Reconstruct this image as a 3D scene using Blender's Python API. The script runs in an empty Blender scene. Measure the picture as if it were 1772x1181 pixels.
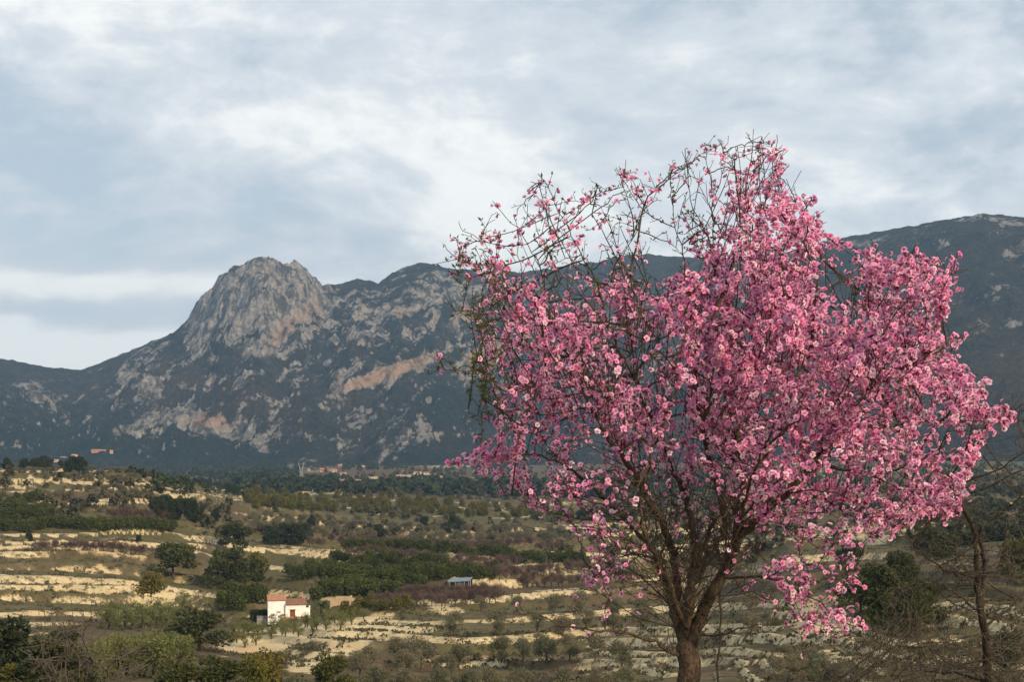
import bpy, math, random
import numpy as np
from mathutils import Vector, Matrix

random.seed(7)
RNG = np.random.default_rng(7)
SC = bpy.context.scene
COL = SC.collection
R = math.radians

# ------------------------------------------------------------------ camera
F = 2434.0                      # focal length in photograph pixels (1772 wide)
CX, CY = 886.0, 590.5
PITCH = math.atan(130.0 / F)
EYE = 1.7
cam = bpy.data.cameras.new('camera')
cam.sensor_fit = 'HORIZONTAL'
cam.sensor_width = 36.0
cam.lens = 36.0 * F / 1772.0
cam.clip_start = 0.1
cam.clip_end = 30000
camo = bpy.data.objects.new('camera', cam)
COL.objects.link(camo)
camo.location = (0, 0, EYE)
camo.rotation_euler = (math.pi / 2 + PITCH, 0, 0)
SC.camera = camo

# ------------------------------------------------------------------ exposure
SC.view_settings.view_transform = 'Standard'
SC.view_settings.look = 'None'
SC.view_settings.exposure = 0.46
SC.view_settings.gamma = 1.0
SC.view_settings.use_curve_mapping = False
SC.cycles.max_bounces = 6
SC.cycles.diffuse_bounces = 3
SC.cycles.transmission_bounces = 4
SC.cycles.transparent_max_bounces = 6
SC.cycles.volume_bounces = 0
SC.cycles.use_denoising = True

# ------------------------------------------------------------------ sun
SUN_EL, SUN_AZ = R(27), R(138)      # azimuth measured from +Y (view direction) clockwise: behind right
sd = Vector((math.sin(SUN_AZ) * math.cos(SUN_EL), math.cos(SUN_AZ) * math.cos(SUN_EL), math.sin(SUN_EL)))
sl = bpy.data.lights.new('sun', 'SUN')
sl.energy = 3.4
sl.angle = R(4)
sl.color = (1.0, 0.79, 0.53)
slo = bpy.data.objects.new('sun', sl)
COL.objects.link(slo)
slo.rotation_euler = sd.to_track_quat('Z', 'Y').to_euler()
slo.location = (20, -30, 40)

# ------------------------------------------------------------------ node helper
class NT:
    def __init__(s, tree):
        s.t = tree
        s.n = tree.nodes
        s.n.clear()
    def add(s, typ, **kw):
        nd = s.n.new(typ)
        for k, v in kw.items():
            setattr(nd, k, v)
        return nd
    def link(s, a, b):
        s.t.links.new(a, b)
    def put(s, sock, v):
        if isinstance(v, bpy.types.NodeSocket):
            s.link(v, sock)
        elif isinstance(v, (tuple, list)) and len(v) == 3 and sock.type == 'RGBA':
            sock.default_value = (*v, 1)
        else:
            sock.default_value = v
    def math(s, op, a, b=None, c=None, clamp=False):
        nd = s.add('ShaderNodeMath', operation=op)
        nd.use_clamp = clamp
        s.put(nd.inputs[0], a)
        if b is not None: s.put(nd.inputs[1], b)
        if c is not None: s.put(nd.inputs[2], c)
        return nd.outputs[0]
    def vmath(s, op, a, b=None, out=0):
        nd = s.add('ShaderNodeVectorMath', operation=op)
        s.put(nd.inputs[0], a)
        if b is not None:
            s.put(nd.inputs[3 if op == 'SCALE' else 1], b)
        return nd.outputs[out]
    def mix(s, fac, a, b, mode='MIX'):
        nd = s.add('ShaderNodeMix', data_type='RGBA', blend_type=mode)
        s.put(nd.inputs[0], fac); s.put(nd.inputs[6], a); s.put(nd.inputs[7], b)
        return nd.outputs[2]
    def noise(s, vec, scale, detail=4, rough=0.55, dist=0.0, color=False):
        nd = s.add('ShaderNodeTexNoise')
        if vec is not None: s.link(vec, nd.inputs['Vector'])
        nd.inputs['Scale'].default_value = scale
        nd.inputs['Detail'].default_value = detail
        nd.inputs['Roughness'].default_value = rough
        nd.inputs['Distortion'].default_value = dist
        return nd.outputs['Color' if color else 'Fac']
    def ramp(s, fac, a, b, lo=0.0, hi=1.0):
        nd = s.add('ShaderNodeMapRange', interpolation_type='SMOOTHSTEP')
        s.put(nd.inputs[0], fac)
        nd.inputs[1].default_value = a; nd.inputs[2].default_value = b
        nd.inputs[3].default_value = lo; nd.inputs[4].default_value = hi
        return nd.outputs[0]
    def attr(s, name, col=False):
        nd = s.add('ShaderNodeAttribute', attribute_name=name)
        return nd.outputs['Color' if col else 'Fac']
    def scalev(s, vec, sc):
        nd = s.add('ShaderNodeVectorMath', operation='MULTIPLY')
        s.link(vec, nd.inputs[0]); nd.inputs[1].default_value = sc
        return nd.outputs[0]

# ------------------------------------------------------------------ world: sky with cloud cover
world = bpy.data.worlds.new('World')
SC.world = world
world.use_nodes = True
w = NT(world.node_tree)
out = w.add('ShaderNodeOutputWorld')
bg = w.add('ShaderNodeBackground')
bg.inputs[1].default_value = 0.1
sky = w.add('ShaderNodeTexSky')
sky.sky_type = 'NISHITA'
sky.sun_disc = False
sky.sun_elevation = SUN_EL
sky.sun_rotation = SUN_AZ
sky.altitude = 300
sky.air_density = 1.0
sky.dust_density = 1.0
tc = w.add('ShaderNodeTexCoord')
dirv = tc.outputs['Generated']
sep = w.add('ShaderNodeSeparateXYZ'); w.link(dirv, sep.inputs[0])
cuv = w.scalev(dirv, (1.0, 1.0, 2.1))
warp = w.noise(cuv, 3.0, 3, 0.5, 0, color=True)
cuv2 = w.vmath('ADD', cuv, w.scalev(w.vmath('SUBTRACT', warp, (0.5, 0.5, 0.5)), (0.16, 0.16, 0.10)))
n_big = w.noise(cuv2, 3.2, 3, 0.5)
n_mid = w.noise(cuv2, 7.5, 8, 0.58)
n_fin = w.noise(cuv2, 26.0, 6, 0.62)
def blob(px, py, rx, ry):
    """soft patch of the cloud layer round one sky direction (elliptic in azimuth / elevation)"""
    az = math.atan((px - CX) / F)
    el = PITCH + math.atan((CY - py) / F)
    a = w.math('ARCTAN2', sep.outputs[0], sep.outputs[1])
    e = w.math('ARCSINE', sep.outputs[2])
    da = w.math('DIVIDE', w.math('SUBTRACT', a, az), rx / F)
    de = w.math('DIVIDE', w.math('SUBTRACT', e, el), ry / F)
    r2 = w.math('ADD', w.math('MULTIPLY', da, da), w.math('MULTIPLY', de, de))
    return w.math('POWER', 2.718, w.math('MULTIPLY', r2, -1.0))
lum = w.math('MULTIPLY_ADD', n_mid, 0.78, w.math('MULTIPLY_ADD', n_big, 0.30, -0.055))
lum = w.math('ADD', lum, w.math('MULTIPLY', w.math('SUBTRACT', n_fin, 0.5), 0.34))
for (px, py, rx, ry, k) in ((620, 330, 420, 110, .10), (150, 500, 420, 26, .26), (150, 610, 420, 42, .26),
                            (1080, 400, 300, 80, .14), (60, 400, 330, 70, -.16), (60, 270, 300, 90, -.10),
                            (90, 545, 160, 12, -.13), (150, 60, 240, 90, .10), (800, 120, 300, 70, .05),
                            (1300, 230, 420, 90, -.03), (1500, 330, 300, 70, .05), (640, 420, 170, 40, -.05), (700, 230, 260, 60, .08), (330, 330, 260, 60, -.05), (1250, 60, 300, 50, .04), (1650, 20, 300, 60, -.05)):
    lum = w.math('ADD', lum, w.math('MULTIPLY', blob(px, py, rx, ry), k))
lo = w.ramp(lum, 0.32, 0.51)
hi = w.ramp(lum, 0.47, 0.70)
c_dark = (3.95, 4.5, 4.95)
c_mid = (5.2, 5.6, 6.0)
c_hi = (7.6, 7.7, 7.55)
warm_dark = w.mix(w.ramp(n_big, 0.45, 0.65), c_dark, (4.6, 5.0, 5.5))
cloud = w.mix(hi, w.mix(lo, warm_dark, c_mid), c_hi)
low_warm = w.ramp(sep.outputs[2], 0.16, 0.02)
cloud = w.mix(w.math('MULTIPLY', low_warm, 0.5), cloud, w.mix(1.0, cloud, (1.05, 1.0, 0.90), 'MULTIPLY'))
gap = w.math('MULTIPLY', w.math('SUBTRACT', 1.0, lo), 0.18)
w.link(w.mix(gap, cloud, sky.outputs[0]), bg.inputs[0])
w.link(bg.outputs[0], out.inputs[0])

# ------------------------------------------------------------------ numpy noise
_P = np.random.default_rng(3).permutation(256)
_P = np.concatenate([_P, _P, _P])
_G = np.stack([np.cos(np.arange(256) * 2 * np.pi / 256), np.sin(np.arange(256) * 2 * np.pi / 256)], 1)
def perlin(x, y):
    xi = np.floor(x).astype(int); yi = np.floor(y).astype(int)
    xf = x - xi; yf = y - yi
    xi &= 255; yi &= 255
    u = xf * xf * xf * (xf * (xf * 6 - 15) + 10); v = yf * yf * yf * (yf * (yf * 6 - 15) + 10)
    def g(ix, iy, dx, dy):
        h = _P[_P[ix & 255] + (iy & 255)]
        return _G[h, 0] * dx + _G[h, 1] * dy
    a = g(xi, yi, xf, yf); b = g(xi + 1, yi, xf - 1, yf)
    c = g(xi, yi + 1, xf, yf - 1); d = g(xi + 1, yi + 1, xf - 1, yf - 1)
    return (a + u * (b - a)) * (1 - v) + (c + u * (d - c)) * v
def fbm(x, y, octv=5, gain=0.5, lac=2.03):
    s = np.zeros_like(x, dtype=float); a = 1.0
    for i in range(octv):
        s += a * perlin(x + 17.3 * i, y + 9.1 * i); x = x * lac; y = y * lac; a *= gain
    return s
def ridged(x, y, octv=5, gain=0.5):
    s = np.zeros_like(x, dtype=float); a = 1.0; n = 0
    for i in range(octv):
        s += a * (1 - 2.2 * np.abs(perlin(x + 31.7 * i, y + 5.3 * i))); n += a
        x = x * 2.05; y = y * 2.05; a *= gain
    return s / n
def sstep(a, b, x):
    t = np.clip((x - a) / (b - a), 0, 1)
    return t * t * (3 - 2 * t)

# ------------------------------------------------------------------ projection helpers
_cp, _sp = math.cos(PITCH), math.sin(PITCH)
def ray(px, py):
    """direction of a photograph pixel scaled to one metre of Y"""
    a = (px - CX) / F; b = (CY - py) / F
    dy = _cp - b * _sp; dz = _sp + b * _cp
    return a / dy, dz / dy
def P(px, py, Y):
    a, b = ray(px, py)
    return Vector((a * Y, Y, EYE + b * Y))
def project(x, y, z):
    z = z - EYE
    f = y * _cp + z * _sp; u = -y * _sp + z * _cp
    return CX + F * x / f, CY - F * u / f

# ------------------------------------------------------------------ object helpers
def mesh_np(name, v, f, mat=None, smooth=False):
    """v (n,3); f (m,k) array or list of such arrays"""
    me = bpy.data.meshes.new(name)
    if not isinstance(f, list): f = [f]
    f = [np.asarray(a, dtype=np.int32) for a in f if len(a)]
    v = np.asarray(v, dtype=np.float32)
    me.vertices.add(len(v)); me.vertices.foreach_set('co', v.ravel())
    tot = np.concatenate([np.full(len(a), a.shape[1], np.int32) for a in f])
    loops = np.concatenate([a.ravel() for a in f])
    me.loops.add(len(loops)); me.loops.foreach_set('vertex_index', loops)
    me.polygons.add(len(tot))
    me.polygons.foreach_set('loop_start', np.concatenate([[0], np.cumsum(tot)[:-1]]).astype(np.int32))
    if smooth: me.polygons.foreach_set('use_smooth', np.ones(len(tot), bool))
    me.update(calc_edges=True)
    me.validate()
    if mat: me.materials.append(mat)
    return me
def fattr(me, name, arr):
    a = me.attributes.new(name, 'FLOAT', 'POINT')
    a.data.foreach_set('value', np.asarray(arr, np.float32).ravel())
def cattr(me, name, arr):
    a = me.attributes.new(name, 'FLOAT_COLOR', 'POINT')
    arr = np.asarray(arr, np.float32)
    a.data.foreach_set('color', np.concatenate([arr, np.ones((len(arr), 1), np.float32)], 1).ravel())
def obj(name, me, parent=None, loc=None, **props):
    o = bpy.data.objects.new(name, me)
    COL.objects.link(o)
    if parent: o.parent = parent
    if loc is not None: o.location = loc
    for k, v in props.items(): o[k] = v
    return o
def thing(name, loc, label, category, group=None, rz=0.0, scale=None):
    o = bpy.data.objects.new(name, None)
    COL.objects.link(o)
    o.empty_display_size = 0.2
    o.location = loc; o.rotation_euler = (0, 0, rz)
    if scale is not None: o.scale = scale
    o['label'] = label; o['category'] = category
    if group: o['group'] = group
    return o
class MB:
    """collects boxes, bars and free faces into one mesh"""
    def __init__(s): s.v = []; s.f = []
    def box(s, x0, x1, y0, y1, z0, z1):
        b = len(s.v)
        s.v += [(x, y, z) for z in (z0, z1) for x, y in ((x0, y0), (x1, y0), (x1, y1), (x0, y1))]
        s.f += [(b, b+3, b+2, b+1), (b+4, b+5, b+6, b+7), (b, b+1, b+5, b+4), (b+1, b+2, b+6, b+5), (b+2, b+3, b+7, b+6), (b+3, b, b+4, b+7)]
        return s
    def bar(s, p, q, r, r2=None, n=4):
        p = Vector(p); q = Vector(q); r2 = r if r2 is None else r2
        d = (q - p).normalized()
        a = d.orthogonal().normalized(); c = d.cross(a)
        b = len(s.v)
        for base, rr in ((p, r), (q, r2)):
            for k in range(n):
                t = 2 * math.pi * k / n
                s.v.append(tuple(base + (a * math.cos(t) + c * math.sin(t)) * rr))
        for k in range(n):
            s.f.append((b + k, b + (k + 1) % n, b + n + (k + 1) % n, b + n + k))
        s.f.append(tuple(b + k for k in range(n))[::-1]); s.f.append(tuple(b + n + k for k in range(n)))
        return s
    def face(s, pts):
        b = len(s.v); s.v += [tuple(p) for p in pts]; s.f.append(tuple(range(b, b + len(pts)))); return s
    def mesh(s, name, mat):
        me = bpy.data.meshes.new(name); me.from_pydata(s.v, [], s.f); me.update(); me.materials.append(mat); return me
def new_mat(name):
    m = bpy.data.materials.new(name); m.use_nodes = True
    t = NT(m.node_tree)
    o = t.add('ShaderNodeOutputMaterial'); b = t.add('ShaderNodeBsdfPrincipled')
    t.link(b.outputs[0], o.inputs[0])
    b.inputs['Roughness'].default_value = 0.85
    b.inputs['Specular IOR Level'].default_value = 0.2
    return m, t, b, o
def simple_mat(name, c, c2=None, scale=3.0, rough=0.85, bump=0.0, spec=0.2):
    m, t, b, o = new_mat(name)
    tcn = t.add('ShaderNodeTexCoord')
    n = t.noise(tcn.outputs['Object'], scale, 6, 0.6)
    c2 = c2 or tuple(x * 0.72 for x in c)
    t.link(t.mix(t.ramp(n, 0.35, 0.65), c, c2), b.inputs['Base Color'])
    b.inputs['Roughness'].default_value = rough
    b.inputs['Specular IOR Level'].default_value = spec
    if bump:
        bp = t.add('ShaderNodeBump'); bp.inputs['Strength'].default_value = bump; bp.inputs['Distance'].default_value = 0.05
        t.link(n, bp.inputs['Height']); t.link(bp.outputs[0], b.inputs['Normal'])
    return m

# ------------------------------------------------------------------ terrain height
# each column: (photograph px, [(distance Y, photograph py of the ground there), ...])
NEAR = [(-30, -0.4), (0, -1.7), (8, -2.55), (20, -5.3), (40, -9.8)]
COLS = [
 (-900, [(110, 1181), (170, 1110), (240, 1045), (290, 990), (330, 945), (380, 900), (430, 860), (480, 828), (520, 816), (600, 824), (700, 838), (1000, 850), (1500, 835), (2500, 812)]),
 (0,   [(110, 1181), (150, 1145), (200, 1105), (240, 1072), (290, 1005), (330, 955), (380, 905), (430, 862), (480, 828), (515, 818), (560, 818), (620, 830), (700, 842), (1000, 850), (1500, 835), (2500, 812)]),
 (200, [(110, 1181), (160, 1142), (210, 1105), (250, 1076), (290, 1022), (330, 965), (380, 910), (430, 865), (480, 830), (515, 818), (560, 820), (620, 832), (700, 844), (1000, 852), (1500, 833), (2500, 808)]),
 (330, [(110, 1181), (170, 1135), (220, 1105), (270, 1066), (310, 1015), (350, 965), (400, 915), (440, 882), (480, 853), (510, 842), (560, 846), (620, 852), (800, 856), (1100, 847), (1500, 830), (2500, 806)]),
 (450, [(130, 1181), (180, 1140), (230, 1100), (270, 1070), (320, 1022), (380, 972), (450, 925), (540, 890), (650, 870), (800, 857), (1100, 838), (1500, 824), (2500, 806)]),
 (600, [(140, 1181), (185, 1140), (235, 1090), (280, 1056), (330, 1015), (400, 970), (480, 935), (580, 905), (720, 875), (900, 852), (1200, 832), (1600, 816), (2500, 800)]),
 (900, [(140, 1181), (180, 1142), (230, 1090), (280, 1050), (340, 1010), (410, 970), (500, 935), (600, 905), (740, 876), (900, 855), (1200, 832), (1600, 815), (2500, 798)]),
 (1200, [(100, 1181), (150, 1132), (210, 1085), (280, 1040), (350, 1000), (420, 966), (510, 930), (620, 900), (760, 873), (920, 850), (1200, 828), (1600, 808), (2200, 794)]),
 (1450, [(72, 1190), (100, 1135), (130, 1092), (180, 1046), (250, 1002), (330, 960), (420, 925), (520, 900), (700, 870), (900, 845), (1200, 820), (1600, 800), (2000, 792)]),
 (1772, [(60, 1190), (85, 1115), (110, 1065), (150, 1012), (230, 962), (330, 930), (450, 900), (600, 875), (800, 850), (1000, 828), (1300, 806), (1700, 792)]),
 (2700, [(60, 1190), (85, 1115), (110, 1065), (150, 1012), (230, 962), (330, 930), (450, 900), (600, 875), (800, 850), (1000, 828), (1300, 806), (1700, 792)]),
]
YK = np.concatenate([np.linspace(-30, 40, 36), np.exp(np.linspace(math.log(41.5), math.log(3200), 300))])
_LYK = YK
_tab = []
for px, lst in COLS:
    ys = [a for a, b in NEAR]; zs = [b for a, b in NEAR]
    for Y, py in lst:
        ys.append(Y); zs.append(ray(px, py)[1] * Y)
    ys.append(3200); zs.append(zs[-1] + 5)
    col = np.interp(YK, ys, zs)
    k = np.array([1, 2, 3, 4, 3, 2, 1.]); k /= k.sum()
    col = np.convolve(np.pad(col, 3, mode='edge'), k, 'valid')
    _tab.append(col + EYE)
_tab = np.array(_tab)
_cpx = np.array([c[0] for c in COLS], float)
def base_z(x, Y):
    x = np.asarray(x, float); Y = np.asarray(Y, float)
    px = np.clip(CX + F * x / np.maximum(Y, 14.0), _cpx[0], _cpx[-1] - 1e-3)
    ci = np.clip(np.searchsorted(_cpx, px, side='right') - 1, 0, len(_cpx) - 2)
    t = (px - _cpx[ci]) / (_cpx[ci + 1] - _cpx[ci]); t = t * t * (3 - 2 * t) * 0.5 + t * 0.5
    fi = np.interp(Y, YK, np.arange(len(YK))); i0 = np.clip(fi.astype(int), 0, len(YK) - 2); ft = fi - i0
    a = _tab[ci, i0] * (1 - ft) + _tab[ci, i0 + 1] * ft
    b = _tab[ci + 1, i0] * (1 - ft) + _tab[ci + 1, i0 + 1] * ft
    return a + (b - a) * t
# terrace lines: photograph rows of the foot of each bank at these columns, near to far
TPX = np.array([-900, 0, 150, 300, 450, 600, 800, 1000, 1200, 1400, 1600, 1772, 2700], float)
TL = np.array([
 [1150, 1165, 1160, 1150, 1165, 1172, 1172, 1175, 1172, 1200, 1240, 1240, 1240],
 [1108, 1122, 1122, 1118, 1134, 1148, 1150, 1144, 1140, 1150, 1190, 1190, 1190],
 [1072, 1086, 1084, 1078, 1098, 1112, 1118, 1106, 1100, 1092, 1130, 1140, 1140],
 [1032, 1046, 1052, 1058, 1074, 1082, 1086, 1076, 1066, 1048, 1070, 1080, 1080],
 [1000, 1012, 1016, 1030, 1050, 1058, 1058, 1050, 1036, 1012, 1012, 1020, 1020],
 [962,  972,  975,  995, 1020, 1028, 1036, 1026, 1010,  980,  968,  966, 966],
 [942,  950,  952,  960,  990, 1004, 1014, 1002,  985,  954,  942,  938, 938],
 [926,  934,  936,  938,  962,  978,  988,  978,  962,  932,  922,  916, 916],
 [908,  916,  918,  922,  940,  956,  964,  956,  942,  914,  904,  898, 898],
 [890,  898,  900,  904,  920,  936,  944,  938,  924,  898,  889,  882, 882],
 [874,  882,  884,  888,  902,  918,  926,  920,  906,  884,  876,  869, 869],
 [860,  866,  866,  872,  888,  902,  908,  904,  892,  872,  864,  857, 857],
 [846,  852,  850,  860,  877,  888,  893,  890,  880,  861,  853,  847, 847],
 [835,  839,  838,  850,  868,  877,  881,  879,  869,  852,  844,  837, 837],
 [826,  828,  828,  843,  860,  866,  869,  868,  860,  844,  835,  829, 829],
], float)
def _invY(px):
    """Y of rows py for one column, along the smooth base"""
    Y = np.exp(np.linspace(math.log(48), math.log(1300), 900))
    a = (px - CX) / F
    z = base_z(a * Y, Y)
    py = project(a * Y, Y, z)[1]
    return Y, np.minimum.accumulate(py)
_TY = []
for j, px in enumerate(TPX):
    Y, py = _invY(px)
    _TY.append(np.interp(-TL[:, j], -py, Y))
_TY = np.maximum.accumulate(np.array(_TY).T, axis=0)     # lines x columns
_TY += np.arange(len(TL))[:, None] * 0.5
_tpY = np.exp(np.linspace(math.log(40), math.log(1400), 500))
_tph = np.array([np.interp(_tpY, _TY[:, j], np.arange(len(TL)) + 1.0, left=0.3, right=len(TL) + 0.5) for j in range(len(TPX))])
def terr_phase(x, Y):
    px = np.clip(CX + F * x / np.maximum(Y, 14.0), TPX[0], TPX[-1] - 1e-3)
    ci = np.clip(np.searchsorted(TPX, px, side='right') - 1, 0, len(TPX) - 2)
    t = (px - TPX[ci]) / (TPX[ci + 1] - TPX[ci]); t = t * t * (3 - 2 * t)
    fi = np.interp(Y, _tpY, np.arange(len(_tpY))); i0 = np.clip(fi.astype(int), 0, len(_tpY) - 2); ft = fi - i0
    a = _tph[ci, i0] * (1 - ft) + _tph[ci, i0 + 1] * ft
    b = _tph[ci + 1, i0] * (1 - ft) + _tph[ci + 1, i0 + 1] * ft
    return a + (b - a) * t
def height(x, Y, full=False):
    x = np.asarray(x, float); Y = np.asarray(Y, float)
    z = base_z(x, Y)
    px = CX + F * x / np.maximum(Y, 14.0)
    ph = terr_phase(x, Y) + 0.22 * fbm(x / 70, Y / 70, 3) + 0.05 * fbm(x / 15, Y / 15, 3)
    ph = ph * 2.0
    k = np.floor(ph); fr = ph - k
    vary = 0.25 + 1.35 * np.clip(0.5 + 1.5 * perlin(x / 70 + k * 7.7, k * 3.1 + Y / 300), 0, 1)
    A = vary * np.interp(Y, [50, 75, 130, 300, 500, 900, 1250, 1400], [0, 0.2, 0.8, 1.45, 1.7, 1.5, 0.9, 0])
    wr = np.interp(Y, [60, 200, 500, 1200], [0.18, 0.13, 0.12, 0.11])
    up = sstep(0, 1, np.clip(fr / wr, 0, 1))
    saw = up - fr
    riser = np.where(fr < wr * 1.05, 1.0, 0.0) * np.clip(A / 1.2, 0, 1)
    z = z + A * saw
    # erosion and roughness
    rough = np.interp(Y, [-30, 6, 30, 120, 400, 1200, 3000], [0.04, 0.05, 0.3, 0.5, 0.6, 1.4, 5])
    gul = ridged(x / 26, Y / 26, 4)
    z = z + rough * 0.8 * fbm(x / 18, Y / 18, 4) + (0.25 + riser) * rough * np.interp(Y, [150, 320], [0.15, 0.55]) * (gul - 0.3)
    slopeR = sstep(1200, 1400, px) * sstep(58, 75, Y) * (1 - sstep(120, 190, Y))
    z = z + slopeR * (0.9 * (ridged(x / 17, Y / 40, 5, .6) - 0.4) + .5 * fbm(x / 5, Y / 8, 3))
    if full: return z, riser, fr, k, ph, A
    return z
def hits(pts, ymin=45, ymax=2300):
    """ground points under photograph pixels"""
    Ys = np.exp(np.linspace(math.log(ymin), math.log(ymax), 420))
    outp = []
    for px, py in pts:
        a, b = ray(px, py)
        zr = EYE + b * Ys
        zg = height(a * Ys, Ys)
        below = np.nonzero(zr <= zg)[0]
        i = below[0] if len(below) else len(Ys) - 1
        Y = Ys[i]
        outp.append(Vector((a * Y, Y, float(zg[i]))))
    return outp
def ground(x, Y): return float(height(np.array([x]), np.array([Y]))[0])

def ellipse_paint(px, py, lst):
    s = np.zeros_like(px)
    for (cx, cy, rx, ry, ang, val) in lst:
        c, sn = math.cos(R(ang)), math.sin(R(ang))
        dx, dy = px - cx, py - cy
        u = (dx * c + dy * sn) / rx; v = (-dx * sn + dy * c) / ry
        s += val * np.exp(-np.clip(u * u + v * v, 0, 30) ** 1.5)
    return s

# ------------------------------------------------------------------ terrain mesh
us = np.concatenate([np.linspace(-0.75, -0.385, 40)[:-1], np.linspace(-0.385, 0.385, 640), np.linspace(0.385, 0.75, 40)[1:]])
ys = np.concatenate([np.linspace(-25, 40, 60)[:-1], np.exp(np.linspace(math.log(40), math.log(90), 90))[:-1], np.exp(np.linspace(math.log(90), math.log(620), 560))[:-1], np.exp(np.linspace(math.log(620), math.log(2900), 190))])
OFF = 30.0
UU, YY = np.meshgrid(us, ys)
XX = UU * (YY + OFF * np.clip(1 - YY / 90, 0, 1))
ZZ, RIS, FR, KK, PH, AA = height(XX, YY, full=True)
PX, PYY = project(XX, np.maximum(YY, 1), ZZ)
SOIL = [  # pale marl exposures: px, py, rx, ry, angle, strength
 (40, 1000, 160, 16, 0, .9), (200, 1005, 60, 18, 6, .7), (60, 1045, 130, 14, 0, .6), (60, 1080, 110, 22, 4, .7), (265, 1045, 55, 26, -25, .9), (210, 1070, 50, 16, 10, .6),
 (100, 945, 260, 6, 0, .9), (120, 930, 300, 6, 0, .8), (100, 960, 200, 6, 0, .8), (320, 948, 60, 8, 2, .7),
 (20, 845, 40, 8, 0, .9), (180, 842, 50, 8, 0, .7), (270, 836, 45, 12, 10, .7), (300, 858, 40, 14, 15, .9), (350, 862, 60, 8, 8, .6), (200, 868, 60, 6, 0, .7), (165, 904, 22, 6, 0, .8),
 (40, 828, 60, 4, 0, .6), (140, 826, 40, 6, 0, .5), (105, 888, 9, 12, -30, 1.0),
 (500, 1105, 110, 14, -12, 1.2), (610, 1080, 70, 9, -8, 1.2), (690, 1088, 70, 12, 0, 1.0), (600, 1115, 45, 28, -10, 1.2), (530, 1145, 40, 20, 0, 1.0), (770, 1060, 30, 12, 10, .9), (430, 1116, 60, 14, 0, 1.0),
 (760, 1052, 40, 8, 10, .8), (700, 1046, 90, 4, 0, .8), (860, 1112, 60, 6, 0, .6), (960, 1108, 80, 4, 0, .6), (820, 1150, 80, 10, 0, .5),
 (450, 975, 60, 7, 6, .7), (470, 955, 40, 6, 0, .6), (480, 898, 60, 4, 0, .5), (620, 880, 200, 3, 0, .35), (900, 897, 70, 5, 0, .7), (930, 872, 60, 5, 0, .7),
 (840, 1005, 60, 8, 4, .8), (960, 990, 80, 5, 3, .9), (930, 1020, 80, 5, 0, .7), (1100, 1000, 80, 5, 0, .6), (1110, 1140, 90, 45, 0, 1.4),
 (1500, 935, 70, 9, 3, 1.1), (1400, 968, 70, 8, 0, .8), (1420, 1090, 90, 50, 40, 1.5), (1330, 1120, 70, 30, 0, 1.3), (1300, 1170, 70, 20, 0, .7), (1480, 1130, 60, 40, 30, .7),
 (1700, 1080, 90, 50, 0, 1.3), (1600, 1130, 120, 40, 10, 1.0), (1740, 1140, 80, 40, 0, 1.2), (1650, 985, 50, 14, 0, .5), (1640, 900, 140, 3, 0, .5), (1680, 920, 120, 3, 0, .5), (1700, 870, 120, 3, 0, .4), (1620, 840, 120, 3, 0, .4), (1600, 815, 140, 3, 0, .4),
 (640, 838, 120, 4, 0, .6), (520, 848, 60, 4, 0, .5), (760, 824, 100, 5, 0, .6), (760, 806, 80, 5, 0, .8), (560, 815, 60, 6, 0, .5), (850, 833, 90, 4, 0, .6),
]
soil = ellipse_paint(PX, PYY, SOIL) * (YY > 50)
brk = fbm(XX / 9, YY / 9, 4)
brk2 = fbm(XX / 45 + 40, YY / 45, 3)
band = 0.12 + 0.98 * np.clip(1.3 - np.abs(FR - 0.10) / 0.22, 0, 1)
fieldp = np.clip(ellipse_paint(PX, PYY, [(500, 1105, 120, 16, -12, 1.3), (610, 1078, 90, 11, -8, 1.3), (600, 1115, 55, 32, -10, 1.3), (530, 1145, 50, 24, 0, 1.3), (690, 1090, 80, 12, 0, 1), (430, 1116, 60, 14, 0, 1), (775, 1056, 40, 12, 10, 1), (1420, 1090, 60, 40, 40, .8), (265, 1045, 45, 20, -25, .8), (1500, 935, 70, 10, 3, 1)]), 0, 1)
band = band + (1 - band) * fieldp
brk3 = fbm(XX / 3.1, YY / 3.1, 3)
brk4 = perlin(XX / 200 + KK * 9.3, KK * 1.7 + 0.3) * 1.6
terv = 0.40 + 1.1 * np.clip(0.45 + 1.5 * perlin(XX / 120 + KK * 5.7, KK * 2.3 + 0.4), 0, 1)
terv = terv + (1 - terv) * fieldp
soil = np.clip(soil * band * terv * (0.82 + 0.6 * brk + 0.8 * brk3) + RIS * np.clip(0.34 + 0.9 * brk4 + 0.35 * brk2 + 0.3 * brk, 0, 1) * 0.9 + 0.05 * brk2, 0, 1)
soil = np.where(YY < 50, np.clip(0.3 + brk, 0, 1), soil)
fld = 0.5 + 0.5 * np.sin(KK * 12.9898 + np.floor(XX / np.interp(YY, [60, 600, 2000], [60, 120, 260]) + 0.3 * KK) * 7.233) 
green = ellipse_paint(PX, PYY, [(560, 1010, 260, 60, 5, .8), (230, 1080, 90, 14, -4, .6), (80, 912, 240, 14, 0, .7), (165, 806, 30, 6, 0, 1.2), (300, 1085, 60, 20, 0, .5), (700, 875, 300, 30, 0, .4)])
nrow, ncol = XX.shape
idx = np.arange(nrow * ncol).reshape(nrow, ncol)
quads = np.stack([idx[:-1, :-1], idx[:-1, 1:], idx[1:, 1:], idx[1:, :-1]], -1).reshape(-1, 4)

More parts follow.
